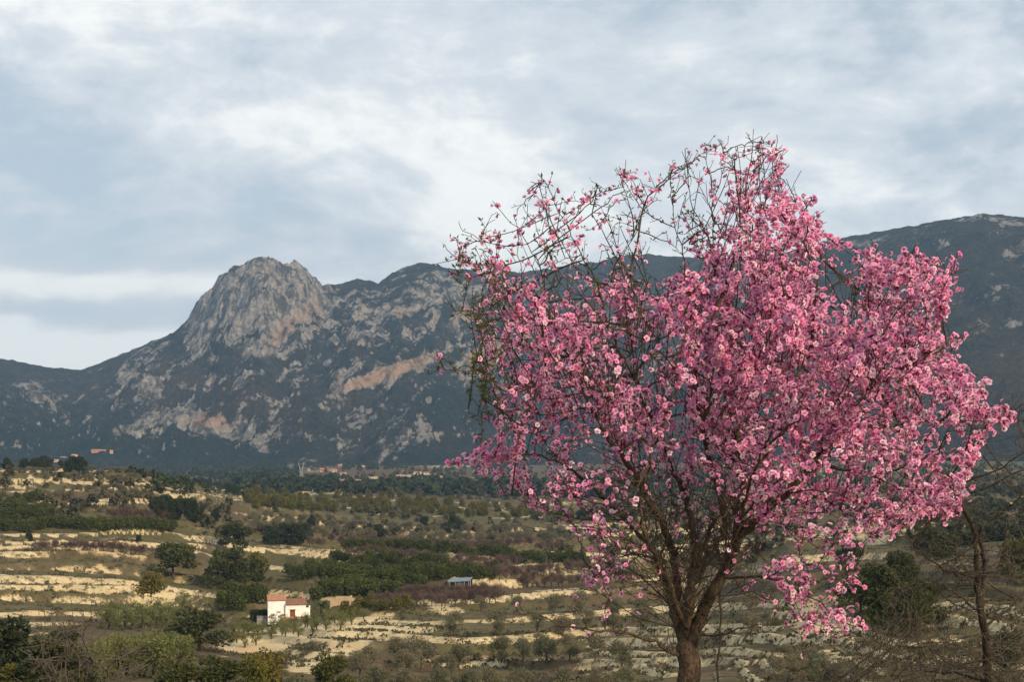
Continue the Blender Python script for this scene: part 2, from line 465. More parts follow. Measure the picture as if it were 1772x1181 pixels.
m, t, b, o_ = new_mat('valley_ground')
geo = t.add('ShaderNodeNewGeometry')
pos = geo.outputs['Position']
n1 = t.noise(pos, 0.035, 5, 0.6); n2 = t.noise(pos, 0.35, 6, 0.65); n3 = t.noise(pos, 2.2, 5, 0.6); n4 = t.noise(pos, 0.09, 6, 0.6)
dry = t.mix(t.ramp(n2, 0.35, 0.65), (0.080, 0.066, 0.036), (0.160, 0.126, 0.070))
dry = t.mix(t.ramp(n4, 0.42, 0.62), dry, (0.105, 0.090, 0.040))
dry = t.mix(t.math('MULTIPLY', t.ramp(t.attr('field'), 0.55, 0.9), 0.6), dry, (0.105, 0.065, 0.048))
dry = t.mix(t.math('MULTIPLY', t.attr('green'), 0.6, clamp=True), dry, (0.085, 0.086, 0.030))
pale = t.mix(t.ramp(n2, 0.3, 0.7), (0.62, 0.505, 0.30), (0.44, 0.345, 0.20))
pale = t.mix(t.math('MULTIPLY', t.ramp(n1, 0.5, 0.7), 0.5), pale, (0.52, 0.36, 0.20))
sv = t.math('ADD', t.attr('soil'), t.math('MULTIPLY', t.math('SUBTRACT', n2, 0.5), 0.75))
sv = t.math('ADD', sv, t.math('MULTIPLY', t.math('SUBTRACT', n3, 0.5), 0.5))
colr = t.mix(t.ramp(sv, 0.28, 0.55), dry, pale)
scrubspot = t.ramp(t.noise(pos, 0.62, 5, 0.7), 0.52, 0.60)
bare = t.math('SUBTRACT', 1.0, t.math('MULTIPLY', t.attr('clean'), 0.9))
colr = t.mix(t.math('MULTIPLY', t.math('MULTIPLY', scrubspot, 0.8), bare), colr, (0.062, 0.060, 0.028))
tuft = t.ramp(t.noise(pos, 2.6, 4, 0.7), 0.50, 0.62)
colr = t.mix(t.math('MULTIPLY', t.math('MULTIPLY', tuft, 0.45), bare), colr, (0.085, 0.078, 0.040))
t.link(colr, b.inputs['Base Color'])
bp = t.add('ShaderNodeBump'); bp.inputs['Strength'].default_value = 0.6; bp.inputs['Distance'].default_value = 0.5
t.link(n2, bp.inputs['Height']); t.link(bp.outputs[0], b.inputs['Normal'])
b.inputs['Roughness'].default_value = 0.95
b.inputs['Specular IOR Level'].default_value = 0.05
MAT_GROUND = m
me = mesh_np('terrain', np.stack([XX, YY, ZZ], -1).reshape(-1, 3), quads, MAT_GROUND, True)
fattr(me, 'clean', fieldp); fattr(me, 'soil', soil); fattr(me, 'field', fld); fattr(me, 'green', np.clip(green, 0, 1))
obj('terrain', me, kind='structure')

# ------------------------------------------------------------------ mountain
SKYL = np.array([(-900, 560), (-400, 575), (-150, 605), (0, 622), (60, 634), (140, 643), (200, 621), (255, 596), (300, 578), (320, 560), (345, 535), (370, 508), (380, 490), (398, 479), (420, 471), (433, 463), (452, 461), (470, 467), (482, 475), (500, 478), (515, 474), (532, 480), (545, 492), (562, 502), (590, 494), (617, 485), (635, 489), (655, 492), (678, 475), (705, 462), (735, 457), (765, 463), (800, 468), (900, 472), (960, 468), (1030, 456), (1090, 443), (1130, 442), (1180, 447), (1260, 452), (1350, 440), (1440, 416), (1500, 406), (1600, 388), (1660, 376), (1705, 371), (1772, 378), (1900, 396), (2200, 440), (2700, 470)], float)
def mcol(px):
    foot_py = np.interp(px, [-900, 0, 200, 400, 700, 1000, 1400, 1772, 2700], [815, 812, 812, 826, 806, 806, 802, 800, 800])
    footY = np.interp(px, [-900, 0, 400, 900, 1300, 1772, 2700], [1900, 2000, 2000, 1950, 1700, 1450, 1400])
    ridgeY = np.interp(px, [-900, 0, 140, 250, 450, 800, 1200, 1450, 1772, 2700], [2900, 2950, 3000, 2900, 2780, 2950, 2900, 2500, 2250, 2200])
    return foot_py, footY, ridgeY
mu = np.concatenate([np.linspace(-900, -60, 60)[:-1], np.linspace(-60, 1010, 620)[:-1], np.linspace(1010, 1830, 330)[:-1], np.linspace(1830, 2700, 60)])
mt = np.concatenate([np.linspace(0, 1, 330), 1 + np.array([.03, .07, .12, .2, .35, .6, 1.0])])
MU, MT = np.meshgrid(mu, mt)
fpy, fY, rY = mcol(MU)
sky_py = np.interp(MU, SKYL[:, 0], SKYL[:, 1])
MY = fY + (rY - fY) * MT
tt = np.clip(MT, 0, 1)
s_gen = np.interp(tt, [0, .15, .4, .7, .9, 1], [0, .10, .34, .66, .90, 1])
s_sum = np.interp(tt, [0, .2, .45, .62, .72, .82, .92, 1], [0, .13, .36, .52, .60, .82, .965, 1])
s_right = np.interp(tt, [0, .2, .5, .8, 1], [0, .20, .56, .88, 1])
wsum = sstep(290, 370, MU) * (1 - sstep(540, 640, MU))
wr = sstep(1150, 1450, MU)
S = s_gen * (1 - wsum - wr) + s_sum * wsum + s_right * wr
py_m = fpy + (sky_py - fpy) * S
ax = (MU - CX) / F
MX = ax * MY
ddy = _cp - (CY - py_m) / F * _sp
MX = (MU - CX) / F / ddy * MY
MZ = EYE + (_sp + (CY - py_m) / F * _cp) / ddy * MY
env = np.clip(tt / 0.12, 0, 1) * np.clip((1.015 - tt) / 0.22, 0.0, 1)
wx, wy = MX, MY
warpn = 60 * fbm(wx / 300 + 3, wy / 300, 3)
q = (MZ - 0.42 * (wx) - 0.05 * wy + warpn) / 70.0
fq = q - np.floor(q)
strata = sstep(0, .34, fq) - fq
hardn = np.clip(0.35 + 1.3 * perlin(wx / 170 + 11, wy / 170 + np.floor(q) * 3.3), 0, 1)
q2 = (MZ - 0.55 * wx + 22 * fbm(wx / 90 + 8, wy / 90, 3)) / 24.0
fq2 = q2 - np.floor(q2)
strata2 = sstep(0, .4, fq2) - fq2
hard2 = np.clip(0.3 + 1.5 * perlin(wx / 80 + 5, wy / 80 + np.floor(q2) * 5.1), 0, 1)
smo = 1 - 0.45 * sstep(1250, 1500, MU) - 0.55 * (1 - sstep(120, 300, MU)) * sstep(.5, .8, tt)
gull = ridged((wx + 0.25 * wy) / 210, wy / 520, 4)
dz = env * smo * (46 * hardn * strata + 20 * hard2 * strata2 + 40 * (gull - 0.35) + 28 * fbm(wx / 120, wy / 120, 5) + 19 * ridged(wx / 50, wy / 50, 5, .62))
dz += np.clip((tt - 0.7) / 0.2, 0, 1) * (3.0 * fbm(wx / 22, wy / 22, 4) + (3.5 + 4.0 * wsum) * (1 - 0.6 * wr) * (ridged(wx / 48, wy / 48, 4) - .4))
cliffz = wsum * sstep(.60, .70, tt) * (1 - sstep(.95, 1.0, tt))
dz += cliffz * (25 * ridged((wx - 0.35 * MZ) / 40, wy / 70, 5, .6) - 6)
back = np.clip(MT - 1, 0, None)
MZ2 = np.where(MT > 1, EYE + (MZ[329][None, :] - EYE) * (1 - 0.55 * back) - 60 * back, MZ + dz)
MZ2 = MZ2 - np.where(MT < 0.03, (0.03 - MT) * 300, 0)
# rock amount: steep faces and hand placed outcrops
dzt = np.gradient(MZ2, axis=0) / np.maximum(np.gradient(MY, axis=0), 1e-3)
ROCK = [(450, 500, 110, 60, -20, 1.3), (380, 535, 70, 40, -45, 1.1), (530, 505, 40, 35, 20, .8), (500, 560, 60, 40, -45, .9), (470, 590, 40, 24, -50, .5),
        (600, 530, 80, 30, -20, .5), (680, 545, 110, 26, -25, .5), (760, 500, 80, 25, -20, .35), (450, 605, 35, 14, 5, .8), (690, 640, 70, 11, -22, 1.6), (630, 658, 50, 9, -22, 1.2), (840, 620, 60, 20, -30, 1.2), (830, 500, 90, 30, -20, .4),
        (310, 715, 40, 20, -10, .9), (370, 735, 60, 22, 10, 1.0), (430, 760, 40, 18, 20, .8), (240, 735, 60, 14, -25, .7), (490, 750, 20, 18, 0, .9), (60, 680, 40, 18, 20, .7), (75, 695, 14, 10, 0, .6),
        (650, 790, 80, 16, -20, .2), (600, 740, 60, 12, -30, .55), (735, 735, 10, 30, -20, .9), (690, 770, 60, 30, -40, .25), (410, 660, 8, 22, 0, 1.0), (230, 655, 18, 22, 10, .6), (250, 610, 50, 16, -28, .6), (300, 640, 60, 14, -30, .4),
        (1700, 380, 120, 8, 5, .6), (1500, 420, 90, 10, -10, .35), (1700, 500, 100, 20, -15, .25), (1720, 560, 60, 10, 0, .4)]
ORG = [(690, 638, 70, 13, -22, 1.0), (630, 660, 50, 9, -22, .9), (840, 615, 40, 20, -30, .9), (370, 728, 40, 12, 0, .8), (495, 570, 40, 14, -50, .7), (540, 540, 16, 24, 0, .5), (700, 545, 12, 24, -60, .5), (790, 545, 60, 10, -30, .5), (850, 530, 40, 10, -30, .6)]
MPX, MPY = project(MX, MY, MZ2)
nb = fbm(wx / 38, MZ2 / 38, 4)
rock = ellipse_paint(MPX, MPY, ROCK) * (0.85 + 0.9 * nb)
sal = wx + 0.42 * MZ; ssp = MZ - 0.42 * wx - 0.1 * wy
streak = fbm(sal / 75 + 3, ssp / 15, 4, .6)
lowm = ellipse_paint(MPX, MPY, [(650, 560, 330, 120, -10, .75), (420, 650, 260, 120, 0, .40), (640, 760, 160, 60, -20, .45), (250, 700, 200, 80, 0, .35), (900, 560, 200, 120, 0, .6), (60, 680, 140, 40, 0, .3), (1650, 420, 260, 50, -8, .45), (1700, 520, 160, 60, -15, .3)])
rock = rock + np.clip(lowm, 0, 1) * np.clip(1.7 * streak - 0.06, -0.25, 0.7)
rock = rock + sstep(0.75, 1.5, dzt) * 0.55 * (0.7 + 1.2 * nb) * smo
org = np.clip(ellipse_paint(MPX, MPY, ORG), 0, 1)
darkv = ellipse_paint(MPX, MPY, [(370, 580, 40, 50, 20, 1.2), (200, 770, 200, 40, 0, .8), (430, 790, 160, 40, 0, .8), (780, 730, 90, 80, 0, .7), (700, 700, 200, 30, -20, .5), (60, 770, 120, 50, 0, .8), (1600, 470, 120, 70, -20, .6), (1650, 620, 100, 60, 0, .3)])
brownv = ellipse_paint(MPX, MPY, [(400, 680, 160, 50, 0, .8), (600, 720, 160, 50, -20, .7), (1700, 650, 160, 110, 0, 1.0), (1650, 560, 160, 80, 0, .9), (1600, 450, 200, 60, -10, .6), (250, 650, 100, 40, 0, .6), (100, 660, 100, 30, 0, .4)])
m, t, b, o_ = new_mat('mountain')
geo = t.add('ShaderNodeNewGeometry'); pos = geo.outputs['Position']
a1 = t.noise(pos, 0.03, 6, 0.65); a2 = t.noise(pos, 0.11, 6, 0.65); a3 = t.noise(pos, 0.009, 4, 0.55)
a4 = t.noise(t.scalev(pos, (1.0, 1.0, 0.28)), 0.055, 6, 0.7, 0.4)      # upright cracks in the limestone, also masks their painted shade and plants
a5 = t.noise(pos, 0.28, 3, 0.6)
scr = t.mix(t.ramp(a1, 0.40, 0.60), (0.018, 0.023, 0.014), (0.056, 0.048, 0.030))
scr = t.mix(t.math('MULTIPLY', t.attr('brown'), t.ramp(a3, 0.3, 0.6), clamp=True), scr, (0.072, 0.052, 0.034))
scr = t.mix(t.math('MULTIPLY', t.attr('dark'), 0.85, clamp=True), scr, (0.020, 0.029, 0.016))
scr = t.mix(t.math('MULTIPLY', t.ramp(a5, 0.55, 0.68), 0.40), scr, (0.13, 0.112, 0.080))
scr = t.mix(t.math('MULTIPLY', t.ramp(a2, 0.52, 0.42), 0.45), scr, (0.016, 0.021, 0.013))
rk = t.mix(t.ramp(a2, 0.36, 0.62), (0.46, 0.41, 0.35), (0.25, 0.23, 0.21))
rk = t.mix(t.math('MULTIPLY', t.ramp(a4, 0.54, 0.42), 0.9), rk, (0.060, 0.056, 0.046))  # crevice shadow and vegetation painted dark into the rock colour
rk = t.mix(t.math('MULTIPLY', t.attr('orange'), t.ramp(a4, 0.35, 0.55, .35, 1)), rk, (0.48, 0.31, 0.20))
rv = t.math('ADD', t.attr('rock'), t.math('ADD', t.math('MULTIPLY', t.math('SUBTRACT', a2, 0.5), 1.9), t.math('MULTIPLY', t.math('SUBTRACT', a1, 0.5), 1.5)))
rv = t.math('ADD', rv, t.math('MULTIPLY', t.math('SUBTRACT', a4, 0.5), 1.2))
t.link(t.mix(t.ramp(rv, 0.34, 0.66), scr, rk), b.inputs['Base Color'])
bp = t.add('ShaderNodeBump'); bp.inputs['Strength'].default_value = 1.0; bp.inputs['Distance'].default_value = 16.0
t.link(t.math('ADD', a2, t.math('MULTIPLY', a4, 1.5)), bp.inputs['Height']); t.link(bp.outputs[0], b.inputs['Normal'])
b.inputs['Roughness'].default_value = 0.95; b.inputs['Specular IOR Level'].default_value = 0.05
nr, nc = MX.shape
idx = np.arange(nr * nc).reshape(nr, nc)
quads = np.stack([idx[:-1, :-1], idx[:-1, 1:], idx[1:, 1:], idx[1:, :-1]], -1).reshape(-1, 4)
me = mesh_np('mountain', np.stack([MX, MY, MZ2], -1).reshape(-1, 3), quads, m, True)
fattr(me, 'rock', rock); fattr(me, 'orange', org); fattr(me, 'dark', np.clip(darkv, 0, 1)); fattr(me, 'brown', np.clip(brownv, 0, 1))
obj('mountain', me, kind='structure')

# ------------------------------------------------------------------ foliage materials
def leaf_mat(name, c1, c2, trans=0.25, c3=None):
    m, t, b, o = new_mat(name)
    v = t.attr('tone')
    oi = t.add('ShaderNodeObjectInfo')
    k = t.math('ADD', t.math('MULTIPLY', v, 0.75), t.math('MULTIPLY', oi.outputs['Random'], 0.25))
    c = t.mix(k, c1, c2)
    if c3: c = t.mix(t.ramp(oi.outputs['Random'], 0.5, 1.0), c, t.mix(0.5, c, c3))
    t.link(c, b.inputs['Base Color'])
    b.inputs['Roughness'].default_value = 0.7
    tr = t.add('ShaderNodeBsdfTranslucent'); t.link(c, tr.inputs[0])
    mx = t.add('ShaderNodeMixShader'); mx.inputs[0].default_value = trans
    t.link(b.outputs[0], mx.inputs[1]); t.link(tr.outputs[0], mx.inputs[2]); t.link(mx.outputs[0], o.inputs[0])
    return m
M_PINE = leaf_mat('pine_needles', (0.022, 0.030, 0.010), (0.085, 0.092, 0.024), 0.15, (0.085, 0.085, 0.02))
M_DARK = leaf_mat('dark_evergreen', (0.016, 0.024, 0.010), (0.050, 0.064, 0.022), 0.12)
M_OLIVE = leaf_mat('olive_leaf', (0.085, 0.086, 0.048), (0.215, 0.205, 0.125), 0.2, (0.20, 0.155, 0.10))
M_YOUNG = leaf_mat('young_olive_leaf', (0.075, 0.086, 0.026), (0.19, 0.20, 0.070), 0.22)
M_CITRUS = leaf_mat('citrus_leaf', (0.026, 0.036, 0.008), (0.100, 0.115, 0.020), 0.18, (0.085, 0.09, 0.015))
M_CAROB = leaf_mat('carob_leaf', (0.055, 0.062, 0.012), (0.17, 0.15, 0.03), 0.2, (0.16, 0.12, 0.02))
M_SCRUB = leaf_mat('scrub_leaf', (0.030, 0.031, 0.016), (0.105, 0.095, 0.050), 0.12)
M_TWIGF = leaf_mat('bare_orchard_twig', (0.050, 0.032, 0.028), (0.155, 0.100, 0.080), 0.0)
M_PINKF = leaf_mat('distant_blossom', (0.28, 0.15, 0.17), (0.48, 0.30, 0.32), 0.2)
M_BARK = simple_mat('bark', (0.10, 0.078, 0.055), (0.05, 0.038, 0.027), 4.0, 0.95)

def leaf_cards(centers, dirs, size, aspect=1.0, fold=0.3, rng=RNG):
    """diamond shaped folded leaf faces, one per centre"""
    n = len(centers)
    d = dirs / np.maximum(np.linalg.norm(dirs, axis=1, keepdims=True), 1e-6)
    r = rng.normal(size=(n, 3)); s = np.cross(d, r); s /= np.maximum(np.linalg.norm(s, axis=1, keepdims=True), 1e-6)
    up = np.cross(s, d)
    L = size[:, None]; W = (size * aspect)[:, None]
    a = centers - d * L * 0.5; bb = centers + s * W * 0.5 + up * fold * W * 0.5; c = centers + d * L * 0.5; e = centers - s * W * 0.5 + up * fold * W * 0.5
    v = np.stack([a, bb, c, e], 1).reshape(-1, 3)
    f = np.arange(4 * n).reshape(n, 4)
    f = np.concatenate([f[:, [0, 1, 2]], f[:, [0, 2, 3]]])
    return v, f
def lump_points(lumps, n, rng, shell=0.55):
    L = np.array(lumps, float)
    wgt = (L[:, 3] * L[:, 4] + L[:, 3] * L[:, 5]); wgt /= wgt.sum()
    k = rng.choice(len(L), n, p=wgt)
    d = rng.normal(size=(n, 3)); d /= np.linalg.norm(d, axis=1, keepdims=True)
    rad = shell + (1 - shell) * rng.random(n) ** 0.6
    p = L[k, :3] + d * L[k, 3:6] * rad[:, None]
    return p, d, k
def crown_mesh(name, lumps, n, size, mat, aspect=0.8, upb=0.3, seed=0, shell=0.55, tonebias=0.0):
    rng = np.random.default_rng(seed)
    p, d, k = lump_points(lumps, n, rng, shell)
    dr = d * 0.9 + rng.normal(size=p.shape) * 0.8 + np.array([0, 0, upb])
    sz = size * (0.6 + 0.8 * rng.random(n))
    v, f = leaf_cards(p, dr, sz, aspect, 0.35, rng)
    me = mesh_np(name, v, f, mat)
    tone = np.clip(rng.random(len(lumps))[k] * 0.45 + rng.random(n) * 0.55 + tonebias, 0, 1)
    fattr(me, 'tone', np.repeat(tone, 4))
    return me
def lumps_round(w, h, z0, n, r, rng, flat=0.8):
    """cluster of lumps filling an uneven dome"""
    out = []
    for i in range(n):
        a = rng.random() * 2 * math.pi; rr = math.sqrt(rng.random()) * 0.72
        zz = rng.random()
        rad = rr * math.sqrt(max(0.08, 1 - (2 * zz - 0.85) ** 2 * 0.75))
        s = r * (0.7 + 0.6 * rng.random())
        out.append((math.cos(a) * rad * w / 2, math.sin(a) * rad * w / 2, z0 + zz * (h - z0) * 0.86, s * w, s * w, s * w * flat))
    return out
def trunk_mesh(name, h, r, limbs, seed, spread, mat=None):
    rng = random.Random(seed)
    mb = MB()
    top = Vector((rng.uniform(-.1, .1) * h, rng.uniform(-.1, .1) * h, h))
    mid = top * 0.5 + Vector((rng.uniform(-.06, .06) * h, rng.uniform(-.06, .06) * h, 0))
    mb.bar((0, 0, -0.5), mid, r * 1.2, r, 6); mb.bar(mid, top, r, r * 0.85, 6)
    for i in range(limbs):
        a = 2 * math.pi * (i + rng.random() * .6) / limbs
        q = top + Vector((math.cos(a) * spread, math.sin(a) * spread, spread * rng.uniform(.7, 1.3)))
        mb.bar(top - Vector((0, 0, r)), q, r * .6, r * .2, 5)
        q2 = q + Vector((math.cos(a + .6) * spread * .5, math.sin(a + .6) * spread * .5, spread * .6))
        mb.bar(q, q2, r * .25, r * .1, 4)
    return mb.mesh(name, mat or M_BARK)

# prototypes are unit-sized in metres at natural scale; (crown meshes, trunk meshes)
PROTO = {}
def proto(kind, variants): PROTO[kind] = variants
rg = np.random.default_rng
def mk_pine(seed, mat, w=7.6, h=7.6, n=4200):
    r = rg(seed)
    L = lumps_round(w, h, h * .10, 18, .17, r, .75)
    L.append((0, 0, h * .62, w * .27, w * .27, h * .22))
    return crown_mesh('crown', L, n, .46, mat, .5, .5, seed, .5), trunk_mesh('trunk', h * .45, .15, 4, seed, w * .16)
proto('pine', [mk_pine(s, M_PINE) for s in (1, 2, 3, 4)])
proto('dark', [mk_pine(s, M_DARK, 7, 6.2) for s in (11, 12, 13)])
def mk_olive(seed, mat, w=4.8, h=4.0, n=3600, size=.25):
    r = rg(seed)
    L = lumps_round(w, h, h * .22, 15, .18, r, .75)
    return crown_mesh('crown', L, n, size, mat, .32, .9, seed, .4), trunk_mesh('trunk', h * .30, .14, 4, seed, w * .17)
proto('olive', [mk_olive(s, M_OLIVE) for s in (21, 22, 23, 24)])
proto('young', [mk_olive(s, M_YOUNG, 2.7, 2.9, 800, .24) for s in (31, 32, 33)])
def mk_citrus(seed, mat, w=3.9, h=3.1, n=1100, size=.34):
    r = rg(seed)
    L = lumps_round(w, h, .5, 12, .21, r, .8)
    L.append((0, 0, h * .45, w * .32, w * .32, h * .36))
    return crown_mesh('crown', L, n, size, mat, .7, .2, seed, .6), trunk_mesh('trunk', .9, .1, 3, seed, .5)
proto('citrus', [mk_citrus(s, M_CITRUS) for s in (41, 42, 43)])
proto('carob', [mk_citrus(s, M_CAROB, 5.2, 4.8, 1500, .42) for s in (51, 52, 53)])
def mk_bare(seed, mat, w=3.6, h=2.9, n=750):
    r = rg(seed)
    L = lumps_round(w, h, h * .4, 9, .2, r, .8)
    return crown_mesh('crown', L, n, .6, mat, .07, 1.3, seed, .1), trunk_mesh('trunk', .9, .09, 5, seed, .6)
proto('bare', [mk_bare(s, M_TWIGF) for s in (61, 62, 63)])
proto('pink', [mk_olive(s, M_PINKF, 3.6, 3.2, 500, .35) for s in (71, 72)])

NAMES = dict(pine=('pine_tree', 'pine tree'), dark=('evergreen_tree', 'tree'), olive=('olive_tree', 'olive tree'), young=('young_olive_tree', 'olive tree'),
             citrus=('citrus_tree', 'citrus tree'), carob=('broadleaf_tree', 'tree'), bare=('bare_fruit_tree', 'fruit tree'), pink=('blossoming_tree', 'fruit tree'))
COUNT = {}
def place(kind, p, s, label, group, sz=1.0, parts=None):
    v = PROTO[kind]; i = COUNT.get(kind, 0); COUNT[kind] = i + 1
    crown, trunk = v[random.randrange(len(v))]
    name, cat = NAMES[kind]
    if parts is None: parts = p.y < 420
    rz = random.uniform(0, 6.28)
    sc = (s * random.uniform(.92, 1.08), s * random.uniform(.92, 1.08), s * sz)
    if not parts:
        o = bpy.data.objects.new(name, crown); COL.objects.link(o)
        o.location = p - Vector((0, 0, .35 * s)) ; o.rotation_euler = (0, 0, rz); o.scale = sc
        o['label'] = label; o['category'] = cat; o['group'] = group
        return o
    o = thing(name, p, label, cat, group, rz, sc)
    obj('trunk', trunk, o); obj('crown', crown, o)
    return o
def row(kind, pts, n, s, label, group, jit=0.12, sz=1.0, jpx=2.0, jpy=1.2):
    pts = np.array(pts, float)
    seg = np.r_[0, np.cumsum(np.hypot(*np.diff(pts, axis=0).T))]
    u = (np.arange(n) + 0.5) / n * seg[-1]
    xs = np.interp(u, seg, pts[:, 0]) + RNG.normal(size=n) * jpx
    yy = np.interp(u, seg, pts[:, 1]) + RNG.normal(size=n) * jpy
    for p in hits(list(zip(xs, yy))):
        place(kind, p, s * random.uniform(1 - jit, 1 + jit), label, group, sz * random.uniform(.9, 1.1))
def field(kind, poly, nr_, nc_, s, label, group, jit=.12):
    """rows of trees on a plot given by its four corners in the photograph: near-left, near-right, far-right, far-left"""
    A, B, C, D = [np.array(q, float) for q in poly]
    for i in range(nr_):
        f = i / max(1, nr_ - 1)
        a = A + (D - A) * f; c = B + (C - B) * f
        row(kind, [a, c], nc_, s, label, group, jit, 1.0, 2.5, .6)

# single trees, by the foot of each trunk: px, py, scale
HEI = dict(pine=7.6, dark=6.0, carob=4.7, olive=4.0)
def singles(kind, lst, label, group, parts=None):
    for (px, py, s, *r) in lst:
        p = hits([(px, py)])[0]
        if s > 5: s = s * p.y / F / HEI[kind] / (r[0] if r and not isinstance(r[0], str) else 1.0)
        place(kind, p, s, label if not r or not isinstance(r[-1], str) else r[-1], group, r[0] if r and not isinstance(r[0], str) else 1.0, parts)

G_P = 'pines dotted over the terraces'
singles('pine', [
 (300, 1004, 70, 0.72, 'olive-green pine on the bank between the pale terraces and the white farmhouse'),
 (404, 962, 56, 0.79, 'dark pine standing above another pine at the end of the pale terraces'),
 (392, 1018, 76, 0.79, 'tall pine on the bank left of the citrus grove behind the white house'),
 (425, 1015, 48, 0.72, 'small pine beside the yellow-green tree near the white house'),
 (345, 1128, 82, 0.65, 'big round dark pine at the left end of the pale olive field'),
 (300, 1124, 40, 0.72, 'small pine crouched beside the big round dark pine'),
 (575, 1200, 74, 0.86, 'pointed dark pine below the cream scarp'),
 (312, 1215, 76, 0.72, 'bushy pine at the foot of the picture below the pale olive field'),
 (385, 1212, 80, 0.65, 'broad pine at the foot of the picture beside slender young trees'),
 (100, 1200, 108, 0.72, 'olive-green pine behind the leafless shrub'),
], 'pine tree', G_P)
singles('dark', [(-6, 1190, 118, 0.94, 'very dark evergreen mass at the edge of the pale eroded terraces'),
 (52, 1200, 60, 0.72, 'low dark evergreen at the foot of the olive-green pine')], 'dark evergreen', G_P)
singles('carob', [(262, 1035, 42, 1.0, 'yellow-green round tree on the eroded bank beside the olive-green pine'),
 (248, 1042, 28, 1.0, 'low dark-green tree leaning against the yellow-green round tree'),
 (442, 1010, 42, 1.0, 'yellow-green round tree beside the tall pine near the farmhouse'),
 (465, 1190, 72, 1.2, 'slender light green tree below the pale olive field'),
 (440, 1192, 60, 1.2, 'second slender light green tree below the pale olive field'),
 (20, 1200, 45, .8, 'yellow-green bush under the very dark evergreen')], 'tree', 'broadleaf trees near the farmhouse')
singles('pine', [(1490, 1065, 100, 1.1), (1530, 1090, 112, 1.1), (1570, 1100, 100, 1.0), (1600, 1088, 84, 1.0), (1555, 1030, 76, 1.0), (1470, 985, 52, 1.0), (1610, 970, 60, .9), (1640, 980, 62, .9), (1760, 1015, 95, 1.3), (1790, 1000, 95, 1.3)],
        'green pine in the clump on the slope behind the pink tree', 'pines on the slope behind the pink tree')
singles('dark', [(-10, 815, .7), (12, 815, .8), (42, 818, .7), (60, 816, .8), (74, 816, 1.0), (84, 817, .8), (105, 816, .55), (125, 816, .9), (138, 818, .9), (176, 814, .8), (190, 812, 1.0), (206, 812, 1.0), (222, 813, .9), (238, 813, .7), (260, 815, .5), (285, 816, .6)],
        'dark tree in the line along the top of the terraced hill', 'trees along the crest of the terraced hill', False)
singles('dark', [(315, 832, .8), (332, 838, .7), (350, 838, 1.1), (362, 842, 1.1), (380, 848, .9), (395, 853, .9), (408, 858, .9), (424, 862, .7)],
        'dark tree in the belt descending the end of the terraced hill', 'trees down the shoulder of the terraced hill', False)
singles('dark', [(272, 897, 1.0), (290, 900, 1.2), (308, 903, 1.1), (326, 908, 1.1), (345, 905, .7), (372, 905, .7)],
        'dark round tree in the clump halfway up the terraced hill', 'dark clump halfway up the terraced hill', False)
singles('dark', [(470, 945, 1.0), (492, 944, 1.1), (512, 945, 1.2), (528, 940, 1.0), (655, 932, .9), (638, 925, .6), (735, 912, .7), (795, 922, .8), (775, 925, .7), (785, 915, .9), (540, 915, .8)],
        'dark evergreen standing between the valley orchards', 'dark evergreens in the valley', False)

LF = 'in the small plot of the pale field below the white house'
row('young', [(395, 1106), (470, 1096), (560, 1083), (640, 1072)], 14, .75, 'young olive in the row nearest the white house', 'young olives on the pale field', .1)
row('young', [(400, 1116), (470, 1104), (555, 1091), (620, 1082)], 11, .8, 'young olive in the middle row of the pale field', 'young olives on the pale field', .12)
row('young', [(410, 1126), (480, 1112), (535, 1100), (600, 1090)], 8, .85, 'young olive in the lowest row of the pale field', 'young olives on the pale field', .15)
row('carob', [(590, 1068), (660, 1063), (710, 1063)], 8, .55, 'yellow-green small tree in the row under the tan bank', 'yellow-green trees under the tan bank')
row('young', [(170, 1082), (230, 1080), (300, 1074), (320, 1072)], 12, 1.25, 'olive-green tree in the row below the eroded cream bank', 'row below the eroded bank')
row('young', [(180, 1092), (240, 1090), (310, 1086)], 9, 1.25, 'olive-green tree in the row below the eroded cream bank', 'row below the eroded bank')
row('young', [(170, 1160), (230, 1150), (290, 1148), (330, 1160)], 12, 1.1, 'yellowish olive in the lowest row of the grove beside the leafless shrub', 'lower left olive grove')
row('young', [(150, 1178), (220, 1172), (290, 1178)], 9, 1.1, 'yellowish olive in the middle row of the grove beside the leafless shrub', 'lower left olive grove')
OL = 'olive grove on the lower terraces'
singles('olive', [(785, 1102, 42), (860, 1104, 44), (832, 1062, 28), (895, 1064, 32)], 'grey-green olive tree on the terrace under the tan bank and shed', OL)
singles('olive', [(690, 1152, 46), (728, 1160, 56), (700, 1176, 50), (640, 1166, 44), (622, 1176, 46), (795, 1162, 46), (768, 1178, 44)], 'bushy grey-green olive beside the cream scarp', OL)
singles('olive', [(650, 1206, 54), (705, 1212, 54), (760, 1208, 52), (812, 1212, 52), (850, 1204, 46), (905, 1210, 52), (975, 1206, 50), (1040, 1212, 56), (1085, 1206, 50)], 'grey-green olive in the lowest row of the grove', OL)
singles('olive', [(868, 1152, 46), (905, 1156, 40), (945, 1154, 48), (985, 1152, 46), (1030, 1156, 44), (1075, 1160, 48)], 'grey-green olive in the middle row of the grove left of the pink tree', OL)
singles('olive', [(930, 1100, 36), (975, 1104, 38), (1015, 1100, 36), (1060, 1104, 40), (1110, 1096, 40), (960, 1068, 34), (1005, 1070, 36), (1060, 1072, 36), (1110, 1074, 38)], 'grey-green olive on the terrace behind the pink tree\'s low branch', OL)
singles('olive', [(1300, 1105, 40), (1345, 1186, 44), (1380, 1176, 40), (1420, 1190, 50), (1360, 1150, 34), (1455, 1192, 46), (1300, 1062, 36), (1340, 1048, 34), (1390, 1052, 36)],
 'grey-green bush on the cream slope under the pink tree', 'bushes on the cream slope')
G_C = 'citrus groves in the valley'
